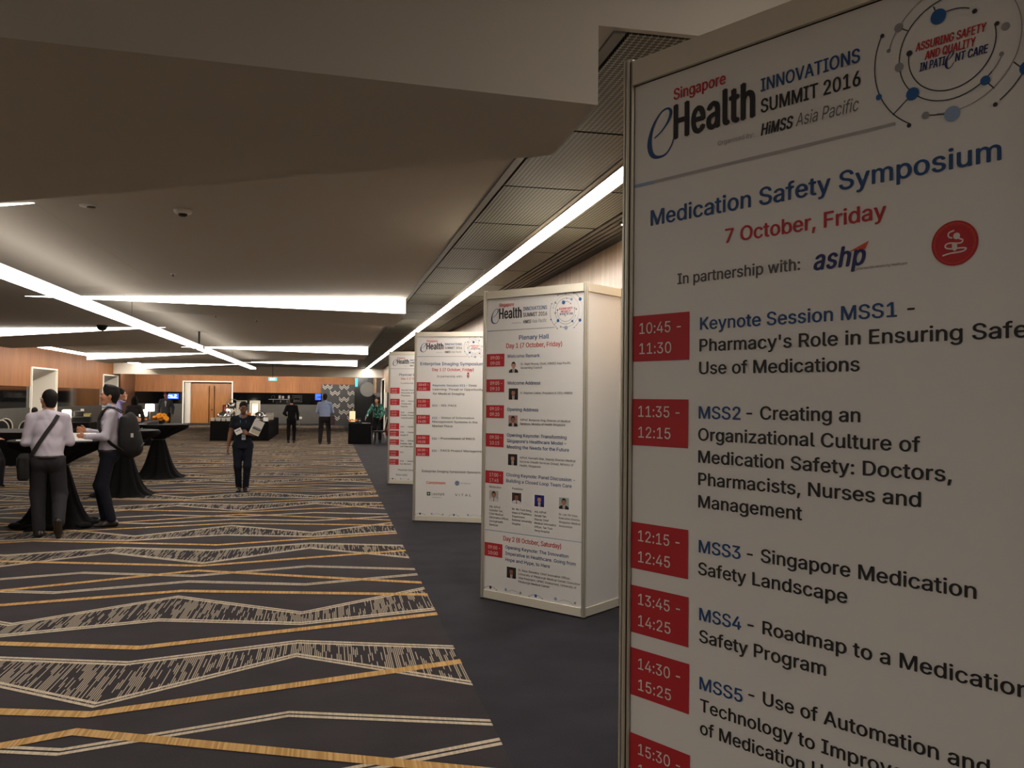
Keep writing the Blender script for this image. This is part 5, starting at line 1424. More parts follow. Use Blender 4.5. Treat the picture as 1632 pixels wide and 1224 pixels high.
    for sd in (1, -1):
        T.ell(hp[sd] + rotz(twist) @ V3(0, -.05 * s, -.03 * s), V3(.085, .075, .10) * s * bw, .04)
        T.cone(hp[sd] - V3(0, 0, .03 * s), kn[sd], .094 * s * bw, .073 * s * pw, .035)
        T.cone(kn[sd], an[sd] + (kn[sd] - an[sd]) * .02, .072 * s * pw, .058 * s * pw, .03)
        fd = unit(kn[sd] - an[sd])
        T.cut(an[sd] - fd * .035 * s + 0, -fd) if (abs(ft[sd][2]) < .01 and abs(ft[-sd][2]) < .01 and abs(an[1][2] - an[-1][2]) < .005 and sd == 1) else None
    T.cut(up(0, 0, hem + .012) if top == 'shirt' and not female else up(0, 0, 1.02), Rl @ V3(0, 0, 1))
    pm = mat('trousers_%d_%d_%d' % pants, pants, .88, bump=(140, .15), spec=.2)
    tro = mesh_obj('trousers', T.mesh(res, wrinkle, 1), pm, body)
    # ---- shoes
    for sd in (1, -1):
        Sx = SDF(); a = an[sd]; d = toe[sd]
        dn = unit(np.cross(np.cross(d, V3(0, 0, 1)), d)) if abs(d[2]) < .98 else V3(0, 1, 0)
        fl_ = a - dn * (.085 * s - .03)
        side = np.cross(d, dn)
        Sx.cone(fl_ - d * .05 * s, fl_ + d * .09 * s, .036 * s, .042 * s, .02, side=side, ya=.030, yb=.026)
        Sx.cone(fl_ + d * .09 * s, fl_ + d * .185 * s - dn * .006, .042 * s, .026 * s, .02, side=side, ya=.025, yb=.018)
        Sx.cone(fl_ - d * .035 * s + dn * .02, a + dn * .01, .040 * s, .041 * s, .03); Sx.cone(a, fl_ + d * .10 * s, .040 * s, .026 * s, .03)
        Sx.cut(fl_ - dn * .029, -dn)
        mesh_obj('shoe', Sx.mesh(min(res, .008), 0, 1), mat('shoe_leather_%d' % shoes[0], shoes, .3), body)
    # ---- shirt, blouse or jacket
    J = SDF()
    tb = up(0, 0, hem)
    bl = belly
    wx = (.158 if not female else .134) * s * bw
    J.cone(tb, waist, (.166 if not female else .160) * s * bw, wx, .03, side=X, ya=(.130 + bl) * s * bw, yb=(.112 + bl) * s * bw)
    J.cone(waist, chest, wx, (.166 if not female else .152) * s * bw, .04, side=X, ya=(.110 + bl) * s * bw, yb=.116 * s * bw)
    J.cone(chest, uch, (.164 if not female else .150) * s * bw, .148 * s * bw, .04, side=X, ya=.114 * s * bw, yb=.088 * s * bw)
    if female:
        for sd in (1, -1): J.ell(up(sd * .07, .085, 1.25), V3(.062, .055, .06) * s, .04, Rl)
    jk = top == 'jacket'
    ar = 1.18 if jk else 1.0
    for sd in (1, -1):
        J.cone(up(sd * .03, -.022, 1.452), sh[sd] + Rl @ V3(0, 0, .006), .043 * s, (.058 if jk else .055) * s, .04)
        e_ = el[sd] if sleeves != 'short' else sh[sd] + (el[sd] - sh[sd]) * .45
        J.cone(sh[sd], e_, .0595 * s * ar * bw, (.050 if sleeves != 'short' else .062) * s * ar, .03)
        if sleeves == 'long':
            J.cone(el[sd], wr[sd] + (el[sd] - wr[sd]) * .06, .050 * s * ar, .035 * s * ar, .025)
    J.cone(neck - Y * .004, hd(0, -.012, -.105), .064 * s, .055 * s, .02) if collar and not female else None
    J.ell(hd(0, .035, -.115), V3(.050, .045, .03) * s, 0, Rh, sub=True)
    if female: J.ell(up(0, .03, 1.475), V3(.078, .085, .06) * s, 0, Rl, sub=True)
    J.cut(tb, Rl @ V3(0, 0, -1))
    tm_ = mat(pattern or 'garment_%d_%d_%d' % topc, topc, .85, bump=(160, .1), spec=.2)
    garment = mesh_obj('jacket' if jk else ('blouse' if female else 'shirt'), J.mesh(res, wrinkle * 1.6, 1), tm_, body)
    if collar and not jk and not female:
        C = SDF()
        for sd in (1, -1):
            C.cone(hd(sd * .0, -.062, -.098), hd(sd * .055, -.02, -.104), .014, .014, .006); C.cone(hd(sd * .055, -.02, -.104), hd(sd * .03, .05, -.135), .013, .011, .006)
        mesh_obj('collar', C.mesh(.006, 0, 1), tm_, garment)
    if sleeves == 'long':
        for sd in (1, -1):
            c0 = wr[sd] + (el[sd] - wr[sd]) * .02; c1 = wr[sd] + (el[sd] - wr[sd]) * .20
            MB().tube([c0, c1], [.0375 * s * ar, .040 * s * ar], 14).build('cuff', tm_ if not jk else tm_, garment)
    if not jk and top == 'shirt' and not female:
        # belt line
        rb = MB(); pts = []
        bc = up(0, 0, hem - .012)
        for t in np.linspace(0, 2 * PI, 25)[:-1]:
            pts.append(bc + X * math.cos(t) * .176 * s * bw + Y * math.sin(t) * (.124 + bl * .5) * s * bw)
        rb.tube(pts, .012, 6, closed=True, flat=1.6); rb.build('belt', mat('belt_leather', (38, 30, 26), .5), tro)
    if inner is not None:
        MB().add([up(-.03, .121 * bw, 1.40), up(.03, .121 * bw, 1.40), up(.035, .135 * bw, 1.34), up(0, .140 * bw, 1.16), up(-.035, .135 * bw, 1.34)], [(0, 1, 2, 3, 4)]).build('shirt_front', mat('inner_%d' % inner[0], inner, .8), garment)
    if tie is not None:
        MB().add([up(-.012, .131 * bw, 1.41), up(.012, .131 * bw, 1.41), up(.02, .148 * bw, 1.22), up(0, .150 * bw, 1.17), up(-.02, .148 * bw, 1.22)], [(0, 1, 2, 3, 4)]).build('tie', mat('tie_%d' % tie[0], tie, .7), garment)
    if lanyard is not None:
        L = MB()
        L.tube([hd(0, -.066, -.09), hd(.058, -.015, -.10), up(.05, .11, 1.34), up(.012, .138, 1.14)], .005, 5, flat=1.5)
        L.tube([hd(0, -.066, -.09), hd(-.058, -.015, -.10), up(-.05, .11, 1.34), up(.012, .138, 1.14)], .005, 5, flat=1.5)
        L.build('lanyard', mat('lanyard_%d' % lanyard[0], lanyard, .6), garment)
    info = dict(root=root, body=body, hd=hd, up=up, wr=wr, el=el, sh=sh, Rl=Rl, X=X, Y=Y, s=s, garment=garment, an=an)
    Mw = Matrix.Translation(loc) @ Matrix.Rotation(heading, 4, 'Z')
    info['W'] = lambda p: Mw @ Vector(p)
    info['M'] = Mw
    return info

# ------------------------------------------------------------------ people in the hall
def wp(info, p): return info['W'](p)
def strap_mb(pts, wdt, th=.004):
    """flat belt along points; width direction is given per point (point, side)"""
    mb = MB(); vs = []; n = len(pts)
    for p, sd, nn in pts:
        p, sd, nn = Vector(p), Vector(sd).normalized(), Vector(nn).normalized()
        for a, b in ((-1, -1), (1, -1), (1, 1), (-1, 1)): vs.append(p + sd * a * wdt / 2 + nn * b * th / 2)
    fs = []
    for i in range(n - 1):
        for k in range(4):
            j = (k + 1) % 4
            fs.append((i * 4 + k, i * 4 + j, (i + 1) * 4 + j, (i + 1) * 4 + k))
    fs += [(3, 2, 1, 0), tuple((n - 1) * 4 + k for k in range(4))]
    return mb.add(vs, fs, 0)

# man with a sling bag, seen from behind
A_ = person('man in pale shirt with black bag strap across his back, leaning on a high table', (-3.13, 10.74, 0), .26, H=1.655, lean=.08, head=(.42, -.18, 0), elbow_out=.18,
            armR=(.20, .25, 1.12, 'l'), armL=(-.20, .25, 1.13, 'l'), footL=(-.075, .0, 0, .05), footR=(.13, -.24, .10, .0, 1.15), res=.0075,
            skin=(190, 138, 110), topc=(196, 188, 200), pants=(50, 48, 52), shoes=(40, 34, 30), build=1.04, belly=.012, hem=.945, pantwide=1.18, glasses=True, hair='crop', handcurl=(.3, .3))
up = A_['up']
bm = MB()
pts = []
for x, y, z, sx, sz in ((.115, .02, 1.475, 1, 0), (.10, -.085, 1.43, .8, -.5), (.05, -.128, 1.33, .75, -.6), (-.02, -.140, 1.22, .75, -.6), (-.09, -.142, 1.10, .75, -.62), (-.145, -.125, 1.0, .7, -.65), (-.19, -.09, .93, .7, -.7)):
    pts.append((wp(A_, up(x, y, z)), A_['M'].to_3x3() @ Vector(A_['Rl'] @ V3(sx, 0, -sz * -1 if False else sz)), A_['M'].to_3x3() @ Vector(A_['Rl'] @ V3(0, 1, 0))))
# width runs across the strap: perpendicular to its run within the back
for i in range(len(pts)):
    run = (Vector(pts[min(i + 1, len(pts) - 1)][0]) - Vector(pts[max(i - 1, 0)][0])).normalized()
    nn = Vector(pts[i][2]); pts[i] = (pts[i][0], run.cross(nn), nn)
bag = thing('sling_bag', 'black sling bag hanging at the left hip of the man in the pale shirt', 'bag', wp(A_, V3(-.235, -.02, 0)))
loc0 = bag.location.copy()
inv = Matrix.Translation(-loc0)
strap_mb([(inv @ Vector(p), s_, n_) for p, s_, n_ in pts], .042).build('strap', mat('webbing', (30, 25, 27), .8), bag)
bs = SDF().ell((0, 0, .80), (.055, .13, .15), .03).box((0, 0, .80), (.028, .09, .11), rotz(.26) @ rotx(.12), .03, .03)
mesh_obj('pouch', bs.mesh(.009, .001), mat('nylon_black', (20, 19, 21), .8, bump=(200, .2)), bag)
MB().box(-.072, -.066, -.085, .085, .80, .90, M=Matrix.Rotation(.26, 4, 'Z')).build('flap', mat('nylon_dark', (34, 31, 33), .6), bag)

# man with a backpack in profile
B_ = person('man in grey shirt wearing a black backpack, seen in profile at the high table', (-2.66, 11.52, 0), 1.70, H=1.70, lean=-.02, head=(.06, -.10, 0),
            armL=(-.125, .262, 1.115, 'l'), armR=(.11, .285, 1.18, 'l'), footR=(.075, .03, 0, 0), footL=(-.095, -.05, 0, 0), res=.0075,
            skin=(190, 130, 98), hair='quiff', hairc=(26, 22, 22), topc=(186, 180, 192), pants=(27, 28, 38), shoes=(44, 34, 30), build=.94, hem=.95, handcurl=(.7, .8), pantwide=1.05)
SD = SDF()
for sd in (1, -1):
    SD.cone(B_['hd'](0, -.064, -.10), B_['hd'](sd * .058, -.015, -.108), .016, .016, .008); SD.cone(B_['hd'](sd * .058, -.015, -.108), B_['hd'](sd * .03, .055, -.142), .016, .012, .008)
mesh_obj('collar', SD.mesh(.006), mat('collar_blue', (150, 176, 202), .8), B_['garment'])
M2 = B_['M']
pack = thing('backpack', 'black backpack worn by the man standing in profile', 'bag', M2 @ Vector((0, -.215, 0)), 1.70)
bp = SDF().ell((0, -.02, 1.12), (.145, .115, .29), .05).ell((0, -.03, 1.03), (.15, .13, .19), .05).box((0, .05, 1.13), (.09, .012, .20), None, .03, .04).ell((0, -.115, .97), (.10, .06, .10), .04)
M_NYLON = MATS['nylon_black']
mesh_obj('pack_body', bp.mesh(.009, .0012), M_NYLON, pack)
for k, (zz, hh) in enumerate(((1.17, .12), (.985, .09))):
    MB().tube([(-.10, -.125 - .03 * k, zz), (-.06, -.150 - .025 * k, zz + .03), (0, -.160 - .025 * k, zz + .04), (.06, -.150 - .025 * k, zz + .03), (.10, -.125 - .03 * k, zz)], .004, 6).build('zip', mat('zip_grey', (96, 94, 92), .4), pack)
MB().box(-.152, -.140, -.07, -.04, 1.10, 1.15).build('reflective_tab', mat('tab_white', (206, 204, 200), .4), pack)
MB().tube([(-.03, .03, 1.40), (-.02, .02, 1.45), (.02, .02, 1.45), (.03, .03, 1.40)], .008, 6).build('carry_loop', M_NYLON, pack)
for sd in (1, -1):
    loop = [(sd * .10, .07, 1.40), (sd * .115, .15, 1.462), (sd * .118, .225, 1.470), (sd * .120, .290, 1.415), (sd * .125, .322, 1.33), (sd * .14, .318, 1.22), (sd * .165, .27, 1.11), (sd * .178, .17, 1.02), (sd * .14, .05, .93)]
    P_ = [Vector(p) for p in smooth_path([Vector(p) for p in loop], 4)] if False else [Vector(p) for p in loop]
    ctr = Vector((0, .24, 1.25)); q = []
    for i, p in enumerate(P_):
        run = (P_[min(i + 1, len(P_) - 1)] - P_[max(i - 1, 0)]).normalized()
        nrm = (p - Vector((sd * .07, .24, 1.25))); nrm = (nrm - run * nrm.dot(run)).normalized()
        q.append((p, run.cross(nrm), nrm))
    strap_mb(q, .05, .012).build('shoulder_strap', mat('webbing', (30, 25, 27), .8), pack)

# man in lavender shirt reading at the further table
C_ = person('man in lavender shirt with blue lanyard bending over the further high table', (-4.12, 18.0, 0), -1.45, H=1.76, lean=.30, head=(0, -.45, 0),
            armR=(.12, .40, 1.12), armL=(-.12, .36, 1.12), skin=(196, 142, 112), topc=(186, 172, 214), pants=(36, 34, 40), hair='short', lanyard=(70, 110, 180), handcurl=(.35, .35), pelvis=(0, -.06))
# person at the left edge, only the arm in the picture
D_ = person('person reaching in from the left edge, white cuffed hand on the high table', (-4.40, 11.32, 0), -1.5, H=1.74, lean=.06, head=(.2, -.2, 0),
            armR=(.10, .475, 1.085), armL=(-.16, .30, 1.10), skin=(204, 140, 108), topc=(226, 218, 222), pants=(30, 30, 34), handcurl=(.15, .4), handdir=((.12, 1, -.05), None), handn=((0, 0, 1), None), forearm=.27)
bk = thing('backpack', 'black backpack hanging low at the left edge of the picture', 'bag', (-3.94, 11.28, 0), .3)
b2 = SDF().ell((0, 0, .80), (.17, .12, .27), .05).box((0, -.02, .70), (.12, .07, .12), None, .05, .06).cone((.10, -.02, .56), (.17, -.03, .53), .02, .014, .02)
mesh_obj('pack_body', b2.mesh(.010, .0015), M_NYLON, bk)
MB().tube([(-.09, -.10, .82), (0, -.125, .85), (.09, -.10, .82)], .005, 6).build('zip', MATS['zip_grey'], bk)
q = [Vector((-.04, .02, 1.05)), Vector((-.16, .03, 1.24)), Vector((-.32, .06, 1.42)), Vector((-.42, .1, 1.47)), Vector((-.48, .14, 1.40))]
strap_mb([(p, Vector((0, 1, 0)), Vector((1, 0, 1))) for p in q], .05, .012).build('shoulder_strap', MATS['webbing'], bk)
# distant usher
E_ = person('man in dark grey suit standing far back by the blue screen, facing us', (-6.2, 35.6, 0), PI + .1, H=1.74, top='jacket', topc=(66, 68, 74), pants=(38, 38, 44), skin=(160, 112, 90), inner=(206, 204, 202), tie=(196, 190, 170), hem=.80, res=.012, hair='crop')
# attendant seen from behind
F_ = person('person with black bobbed hair and dark jacket, back turned, behind the lavender shirt', (-5.36, 26.0, 0), .15, H=1.57, female=True, top='jacket', topc=(58, 54, 54), pants=(28, 27, 30), hair='bob', hairc=(18, 16, 16), hem=.80, res=.012)
# seated, only the top of the head shows
G_ = person('seated person, only dark hair visible past the shoulder of the man with the bag strap', (-8.05, 26.4, -.45), .3, H=1.68, lean=.05, footR=(.10, .42, .45, 0), footL=(-.10, .42, .45, 0), armR=(.16, .30, 1.02, 'l'), armL=(-.16, .30, 1.02, 'l'), topc=(70, 66, 66), hairc=(40, 36, 32), res=.012)
# woman walking towards us
W_ = person('woman in dark blouse walking towards us, holding white brochures to her chest', (-1.43, 15.4, 0), PI + .08, H=1.51, female=True, build=1.08, top='shirt', topc=(26, 30, 38), sleeves='short', collar=False, pants=(24, 26, 36), shoes=(46, 38, 34), skin=(128, 86, 64), arms=1.14, hair='bun', hairc=(20, 17, 17),
            armR=(.275, .05, .86, 'l'), armL=(-.08, .235, 1.13, 'l'), footR=(.062, .02, 0, 0), footL=(-.062, .10, 0, 0), hem=.84, res=.008, head=(.05, .04, .0), lanyard=(60, 130, 170), handcurl=(.5, .9), handdir=(None, (.75, .3, .35)), handn=(None, (-.2, .9, .2)))
u = W_['up']
MB().tube([W_['wr'][1] + .012 * V3(math.cos(t), math.sin(t), 0) * 2.6 for t in np.linspace(0, 2 * PI, 13)[:-1]], .003, 5, closed=True).build('bangle', mat('gold', (196, 160, 84), .3, .9), W_['body'])
M3 = W_['M']
mag = thing('brochure', 'white brochure with grey and blue cover, tilted against the shoulder of the walking woman', 'brochure', M3 @ Vector((-.17, .20, .98)), PI + .08)
Rm = Matrix.Rotation(-.42, 4, 'Y') @ Matrix.Rotation(-.15, 4, 'X')
MB().box(-.085, .085, -.004, .004, 0, .255, M=Rm).build('pages', M_PAPER, mag)
cv = MB()
for (x0, x1, z0, z1, mi) in ((-.08, .06, .02, .09, 0), (-.08, .06, .09, .115, 1), (-.08, .06, .118, .135, 2)):
    cv.add([Rm @ Vector(p) for p in ((x0, .0052, z0), (x1, .0052, z0), (x1, .0052, z1), (x0, .0052, z1))], [(3, 2, 1, 0)], mi)
cv.build('cover_print', [mat('cover_cream', (206, 196, 172), .6), mat('cover_teal', (58, 84, 110), .6), mat('cover_grey', (150, 146, 146), .6)], mag)
lf = thing('leaflet', 'small folded white leaflet in the hand of the walking woman', 'leaflet', M3 @ Vector((.055, .245, 1.0)), PI + .08)
Rl_ = Matrix.Rotation(.45, 4, 'Y')
MB().box(-.055, .055, 0, .004, 0, .085, M=Rl_).box(-.052, .058, .006, .009, -.01, .08, M=Rl_).build('sheets', M_PAPER, lf)
MB().add([Rl_ @ Vector(p) for p in ((-.035, .0105, .045), (.04, .0105, .045), (.04, .0105, .055), (-.035, .0105, .055))], [(3, 2, 1, 0)]).build('printed_line', mat('ink_strip', (70, 72, 84), .6), lf)
bd = thing('name_badge', 'clear and white name badge hanging at the waist of the walking woman', 'badge', M3 @ Vector((-.012, .215, .89)), PI + .08)
MB().box(-.032, .032, 0, .003, 0, .095).build('card', mat('badge_card', (176, 174, 178), .35), bd)
MB().box(-.028, .028, .0032, .0036, .035, .06).build('badge_print', mat('badge_blue', (84, 104, 140), .5), bd)
# two people far back
K_ = person('person in black suit standing with back turned beside the buffet table', (-1.29, 31.4, 0), .06, H=1.57, female=True, top='jacket', topc=(17, 16, 17), pants=(18, 17, 18), hair='crop', hairc=(16, 14, 14), hem=.78, res=.012, armL=(-.19, .16, 1.06, 'l'), armR=(.24, .03, .88, 'l'), pantwide=.98)
fo = thing('folder', 'pale folder held low by the person in the black suit', 'folder', K_['M'] @ Vector(tuple(K_['wr'][1] + V3(.045, 0, -.34))), .06)
MB().box(-.006, .006, -.06, .06, 0, .29).build('cover', mat('folder_grey', (136, 130, 124), .6), fo)
N_ = person('man in light blue shirt standing with back turned, bag on right shoulder', (-.14, 30.5, 0), -.05, H=1.715, top='shirt', topc=(150, 164, 196), pants=(44, 40, 40), skin=(120, 86, 66), hair='crop', hairc=(34, 28, 26), build=1.10, res=.012, armR=(.16, .26, 1.10, 'l'), armL=(-.16, .26, 1.10, 'l'), hem=.96, belly=.02, pantwide=1.12, footR=(.15, 0, 0, 0), footL=(-.15, 0, 0, 0))
hb_ = thing('shoulder_bag', 'dark maroon bag hanging from the right shoulder of the man in light blue', 'bag', (.125, 30.42, 0), -.05)
mesh_obj('pouch', SDF().box((0, 0, .83), (.05, .09, .13), None, .03, .01).mesh(.012), mat('maroon_leather', (58, 42, 46), .5), hb_)
MB().tube([(0, -.05, .98), (-.015, -.11, 1.2), (-.03, -.06, 1.45), (-.03, .02, 1.475), (-.01, .12, 1.3), (0, .06, .98)], .012, 6, flat=.5).build('strap', MATS['webbing'], hb_)
# woman in green at the side desk
pm_ = bpy.data.materials.new('green_print'); pm_.use_nodes = True
nt = pm_.node_tree; bb = nt.nodes['Principled BSDF']; tc = nt.nodes.new('ShaderNodeTexCoord'); vo = nt.nodes.new('ShaderNodeTexVoronoi'); vo.inputs['Scale'].default_value = 17
rp = nt.nodes.new('ShaderNodeValToRGB'); rp.color_ramp.interpolation = 'CONSTANT'
for i, (ps, c_) in enumerate(((0, (44, 108, 92)), (.35, (24, 64, 60)), (.6, (92, 156, 140)), (.85, (190, 200, 186)))):
    e_ = rp.color_ramp.elements[i] if i < 2 else rp.color_ramp.elements.new(ps)
    e_.position = ps; e_.color = (*lin(c_), 1)
nt.links.new(tc.outputs['Object'], vo.inputs['Vector']); nt.links.new(vo.outputs['Color'], rp.inputs['Fac']); nt.links.new(rp.outputs['Color'], bb.inputs['Base Color'])
bb.inputs['Roughness'].default_value = .8
MATS['green_print'] = pm_
R_ = person('woman with long dark hair in green patterned jacket bending over the side desk', (1.72, 31.75, 0), PI - .25, H=1.66, female=True, lean=.28, top='jacket', pattern='green_print', pants=(20, 19, 21), hair='long', hairc=(26, 20, 18), skin=(190, 136, 108), hem=.88, res=.012, armR=(.40, .33, .86), armL=(-.20, .22, .95), head=(0, -.25, 0), pelvis=(0, -.08), inner=(24, 23, 25))

# ------------------------------------------------------------------ cloth covered high tables
def high_table(label, x, y, seed, wz=.76):
    t = thing('cocktail_table', label, 'table', (x, y, 0), seed * .7, 'black draped high tables')
    MB().lathe([(.02, 1.035), (.545, 1.035), (.55, 1.042), (.55, 1.052), (.54, 1.058), (.0, 1.058)], 48, cap=False, smooth=False).build('tabletop', mat('table_top_cloth', (30, 29, 31), .7), t)
    r1 = random.Random(seed); ph = [r1.uniform(0, 6.3) for _ in range(6)]
    prof = [(.553, 1.05), (.545, 1.02), (.49, .98), (.40, .935), (.30, .88), (.205, .825), (.145, .785), (.118, wz), (.122, wz - .03), (.145, .66), (.175, .55), (.21, .42), (.25, .29), (.30, .17), (.355, .08), (.42, .035), (.47, .012), (.50, .003)]
    def rip(r, z, th):
        if z > wz:
            f = (1.05 - z) / (1.05 - wz)
            return r * (1 + .15 * math.sin(math.pi * f) * abs(math.cos(2 * th + ph[0])) ** 3 * 1.5 - .06 * math.sin(math.pi * f) + .05 * f * math.sin(13 * th + ph[1]))
        f = (wz - z) / wz
        return r * (1 + .05 * math.sin(11 * th + ph[2]) * (.4 + f) + .05 * f * math.sin(5 * th + ph[3]) + .06 * f ** 6 * math.sin(17 * th + ph[4]))
    MB().lathe(prof, 96, rip=rip, cap=False).build('table_cover', M_BLACKCLOTH, t)
    MB().tube([(.124 * math.cos(a), .124 * math.sin(a), wz - .01) for a in np.linspace(0, 2 * PI, 25)[:-1]], .014, 8, closed=True).build('tie_band', mat('satin_band', (20, 19, 21), .5), t)
    return t
tA = high_table('black draped high table between the two men in pale shirts, nearest of the three', -3.27, 11.62, 1)
hm_ = MB()
rr = random.Random(3)
for k in range(9):
    a = 2 * PI * k / 9 + rr.uniform(-.2, .2); r_ = rr.uniform(.40, .46)
    hm_.ball((r_ * math.cos(a), r_ * math.sin(a), .035), (rr.uniform(.07, .12), rr.uniform(.05, .08), .036), M=Matrix.Rotation(a + PI / 2, 4, 'Z'))
hm_.build('gathered_hem', M_BLACKCLOTH, tA)
high_table('black draped high table directly behind the man with the backpack', -3.27, 15.05, 2)
high_table('black draped high table holding the yellow flowers, farthest of the three', -3.30, 18.25, 5)
# papers and things on them
pp = thing('open_magazine', 'open white magazine on the nearest high table, held by the man in profile', 'magazine', (-2.97, 11.42, 1.102), .06)
pp.rotation_euler = (.30, 0, .06)
MB().box(-.16, -.002, -.14, .14, 0, .006).box(.002, .16, -.14, .14, 0, .006).build('pages', M_PAPER, pp)
MB().box(-.163, .163, -.143, .143, -.0015, 0).build('cover', mat('cover_pale', (214, 210, 206), .5), pp)
pz = thing('paper_sheet', 'white paper under the hand at the left edge of the nearest high table', 'paper', (-3.55, 11.50, 1.0595), .3)
MB().box(-.15, .15, -.105, .105, 0, .003).build('sheet', M_PAPER, pz)
pz = thing('paper_sheet', 'white paper beside the dark tray on the farthest high table', 'paper', (-3.62, 17.98, 1.0595), .1)
MB().box(-.15, .15, -.105, .105, 0, .004).build('sheet', M_PAPER, pz)
ty = thing('menu_stand', 'low dark grey slanted tray in front of the yellow flowers', 'tray', (-3.44, 18.10, 1.0595), .05)
MB().add([(-.15, -.1, 0), (.15, -.1, 0), (.15, .1, 0), (-.15, .1, 0), (-.15, -.1, .012), (.15, -.1, .05), (.15, .1, .085), (-.15, .1, .03)], [(3, 2, 1, 0), (4, 5, 6, 7), (0, 1, 5, 4), (1, 2, 6, 5), (2, 3, 7, 6), (3, 0, 4, 7)]).build('tray_body', mat('tray_grey', (70, 70, 74), .4), ty)
fw = thing('flower_arrangement', 'bunch of bright yellow flowers on the farthest high table', 'flowers', (-3.28, 18.32, 1.0595))
MB().lathe([(.045, 0), (.06, .02), (.05, .06), (.055, .07)], 16).build('vase', M_GROOVE, fw)
rr = random.Random(11)
M_YEL = mat('yellow_petals', (240, 164, 24), .6); M_STEM = mat('stem_green', (60, 84, 40), .7)
def blossom(parent, c, r, n=11, m=None):
    mb = MB(); ax = Vector((rr.uniform(-.4, .4), rr.uniform(-1, -.2), rr.uniform(.3, 1))).normalized(); q = ax.to_track_quat('Z', 'Y').to_matrix().to_4x4()
    for ring, (k0, rad, tilt) in enumerate(((n, 1, .35), (n - 3, .68, .8), (5, .36, 1.15))):
        for k in range(k0):
            a = 2 * PI * k / k0 + ring * .3
            L = r * rad
            Mx = Matrix.Translation(c) @ q @ Matrix.Rotation(a, 4, 'Z') @ Matrix.Rotation(-tilt, 4, 'Y')
            mb.add([Mx @ Vector(p) for p in ((0, 0, 0), (L * .5, -L * .24, L * .06), (L * .85, -L * .2, L * .02), (L, 0, -L * .04), (L * .85, L * .2, L * .02), (L * .5, L * .24, L * .06), (L * .5, 0, -L * .02))], [(0, 1, 6), (1, 2, 6), (2, 3, 6), (3, 4, 6), (4, 5, 6), (5, 0, 6)], 0, True)
    return mb.build('blossom', m or M_YEL, parent)
for (x, z, r_) in ((-.09, .115, .075), (-.02, .15, .075), (.05, .145, .07), (.10, .10, .065), (-.05, .09, .06), (.13, .06, .055), (.02, .10, .06), (-.12, .08, .05)):
    c_ = Vector((x, rr.uniform(-.04, .04), z)); bo = blossom(fw, c_, r_)
    MB().tube([(0, 0, .05), c_ * .6 + Vector((0, 0, .02)), c_], .004, 5).build('stem', M_STEM, fw)

# ------------------------------------------------------------------ skirted tables
def skirt_table(label, x0, x1, y0, y1, h, pleats=True, group=None):
    t = thing('skirted_table', label, 'table', ((x0 + x1) / 2, (y0 + y1) / 2, 0), 0, group)
    a, b = (x1 - x0) / 2, (y1 - y0) / 2
    MB().rbox(-a, a, -b, b, h - .012, h, .03).build('table_top', mat('table_linen', (26, 25, 27), .8), t)
    per = []
    def side(p, q):
        L = math.dist(p, q); n = max(8, int(L / .035))
        for k in range(n): per.append((p[0] + (q[0] - p[0]) * k / n, p[1] + (q[1] - p[1]) * k / n))
    side((-a, -b), (a, -b)); side((a, -b), (a, b)); side((a, b), (-a, b)); side((-a, b), (-a, -b))
    n = len(per); vs = []
    for zi, (z, amp) in enumerate(((h - .006, .0), (h - .05, .006), (.3, .012), (0.004, .018))):
        for k, (x, y) in enumerate(per):
            s_ = 1 + amp * (1 if k % 2 else -1) * (2.0 / max(a, b) * .5)
            d = amp * (1 if k % 2 else -.6)
            ex = d if x >= a - 1e-6 else (-d if x <= -a + 1e-6 else 0); ey = d if y >= b - 1e-6 else (-d if y <= -b + 1e-6 else 0)
            vs.append((x + ex * 1.0, y + ey, z))
    fs = [(zi * n + (k + 1) % n, zi * n + k, (zi + 1) * n + k, (zi + 1) * n + (k + 1) % n) for zi in range(3) for k in range(n)]
    MB().add(vs, fs, 0, True).build('skirt', M_BLACKCLOTH, t)
    return t
skirt_table('long black skirted buffet table in front of the double door', -4.19, -2.17, 32.8, 39.3, .72)
skirt_table('small black skirted desk beside the metal chair at right', .69, 1.44, 30.5, 31.35, .725)
skirt_table('wide black skirted table at left edge with rounded chairs behind', -8.6, -6.35, 21.4, 24.0, .75)
skirt_table('black skirted table carrying the printer and glowing lamp at left', -8.9, -7.38, 29.3, 30.3, .75)
skirt_table('black skirted table carrying the pair of glowing lamps', -6.15, -5.45, 29.7, 30.6, .74)

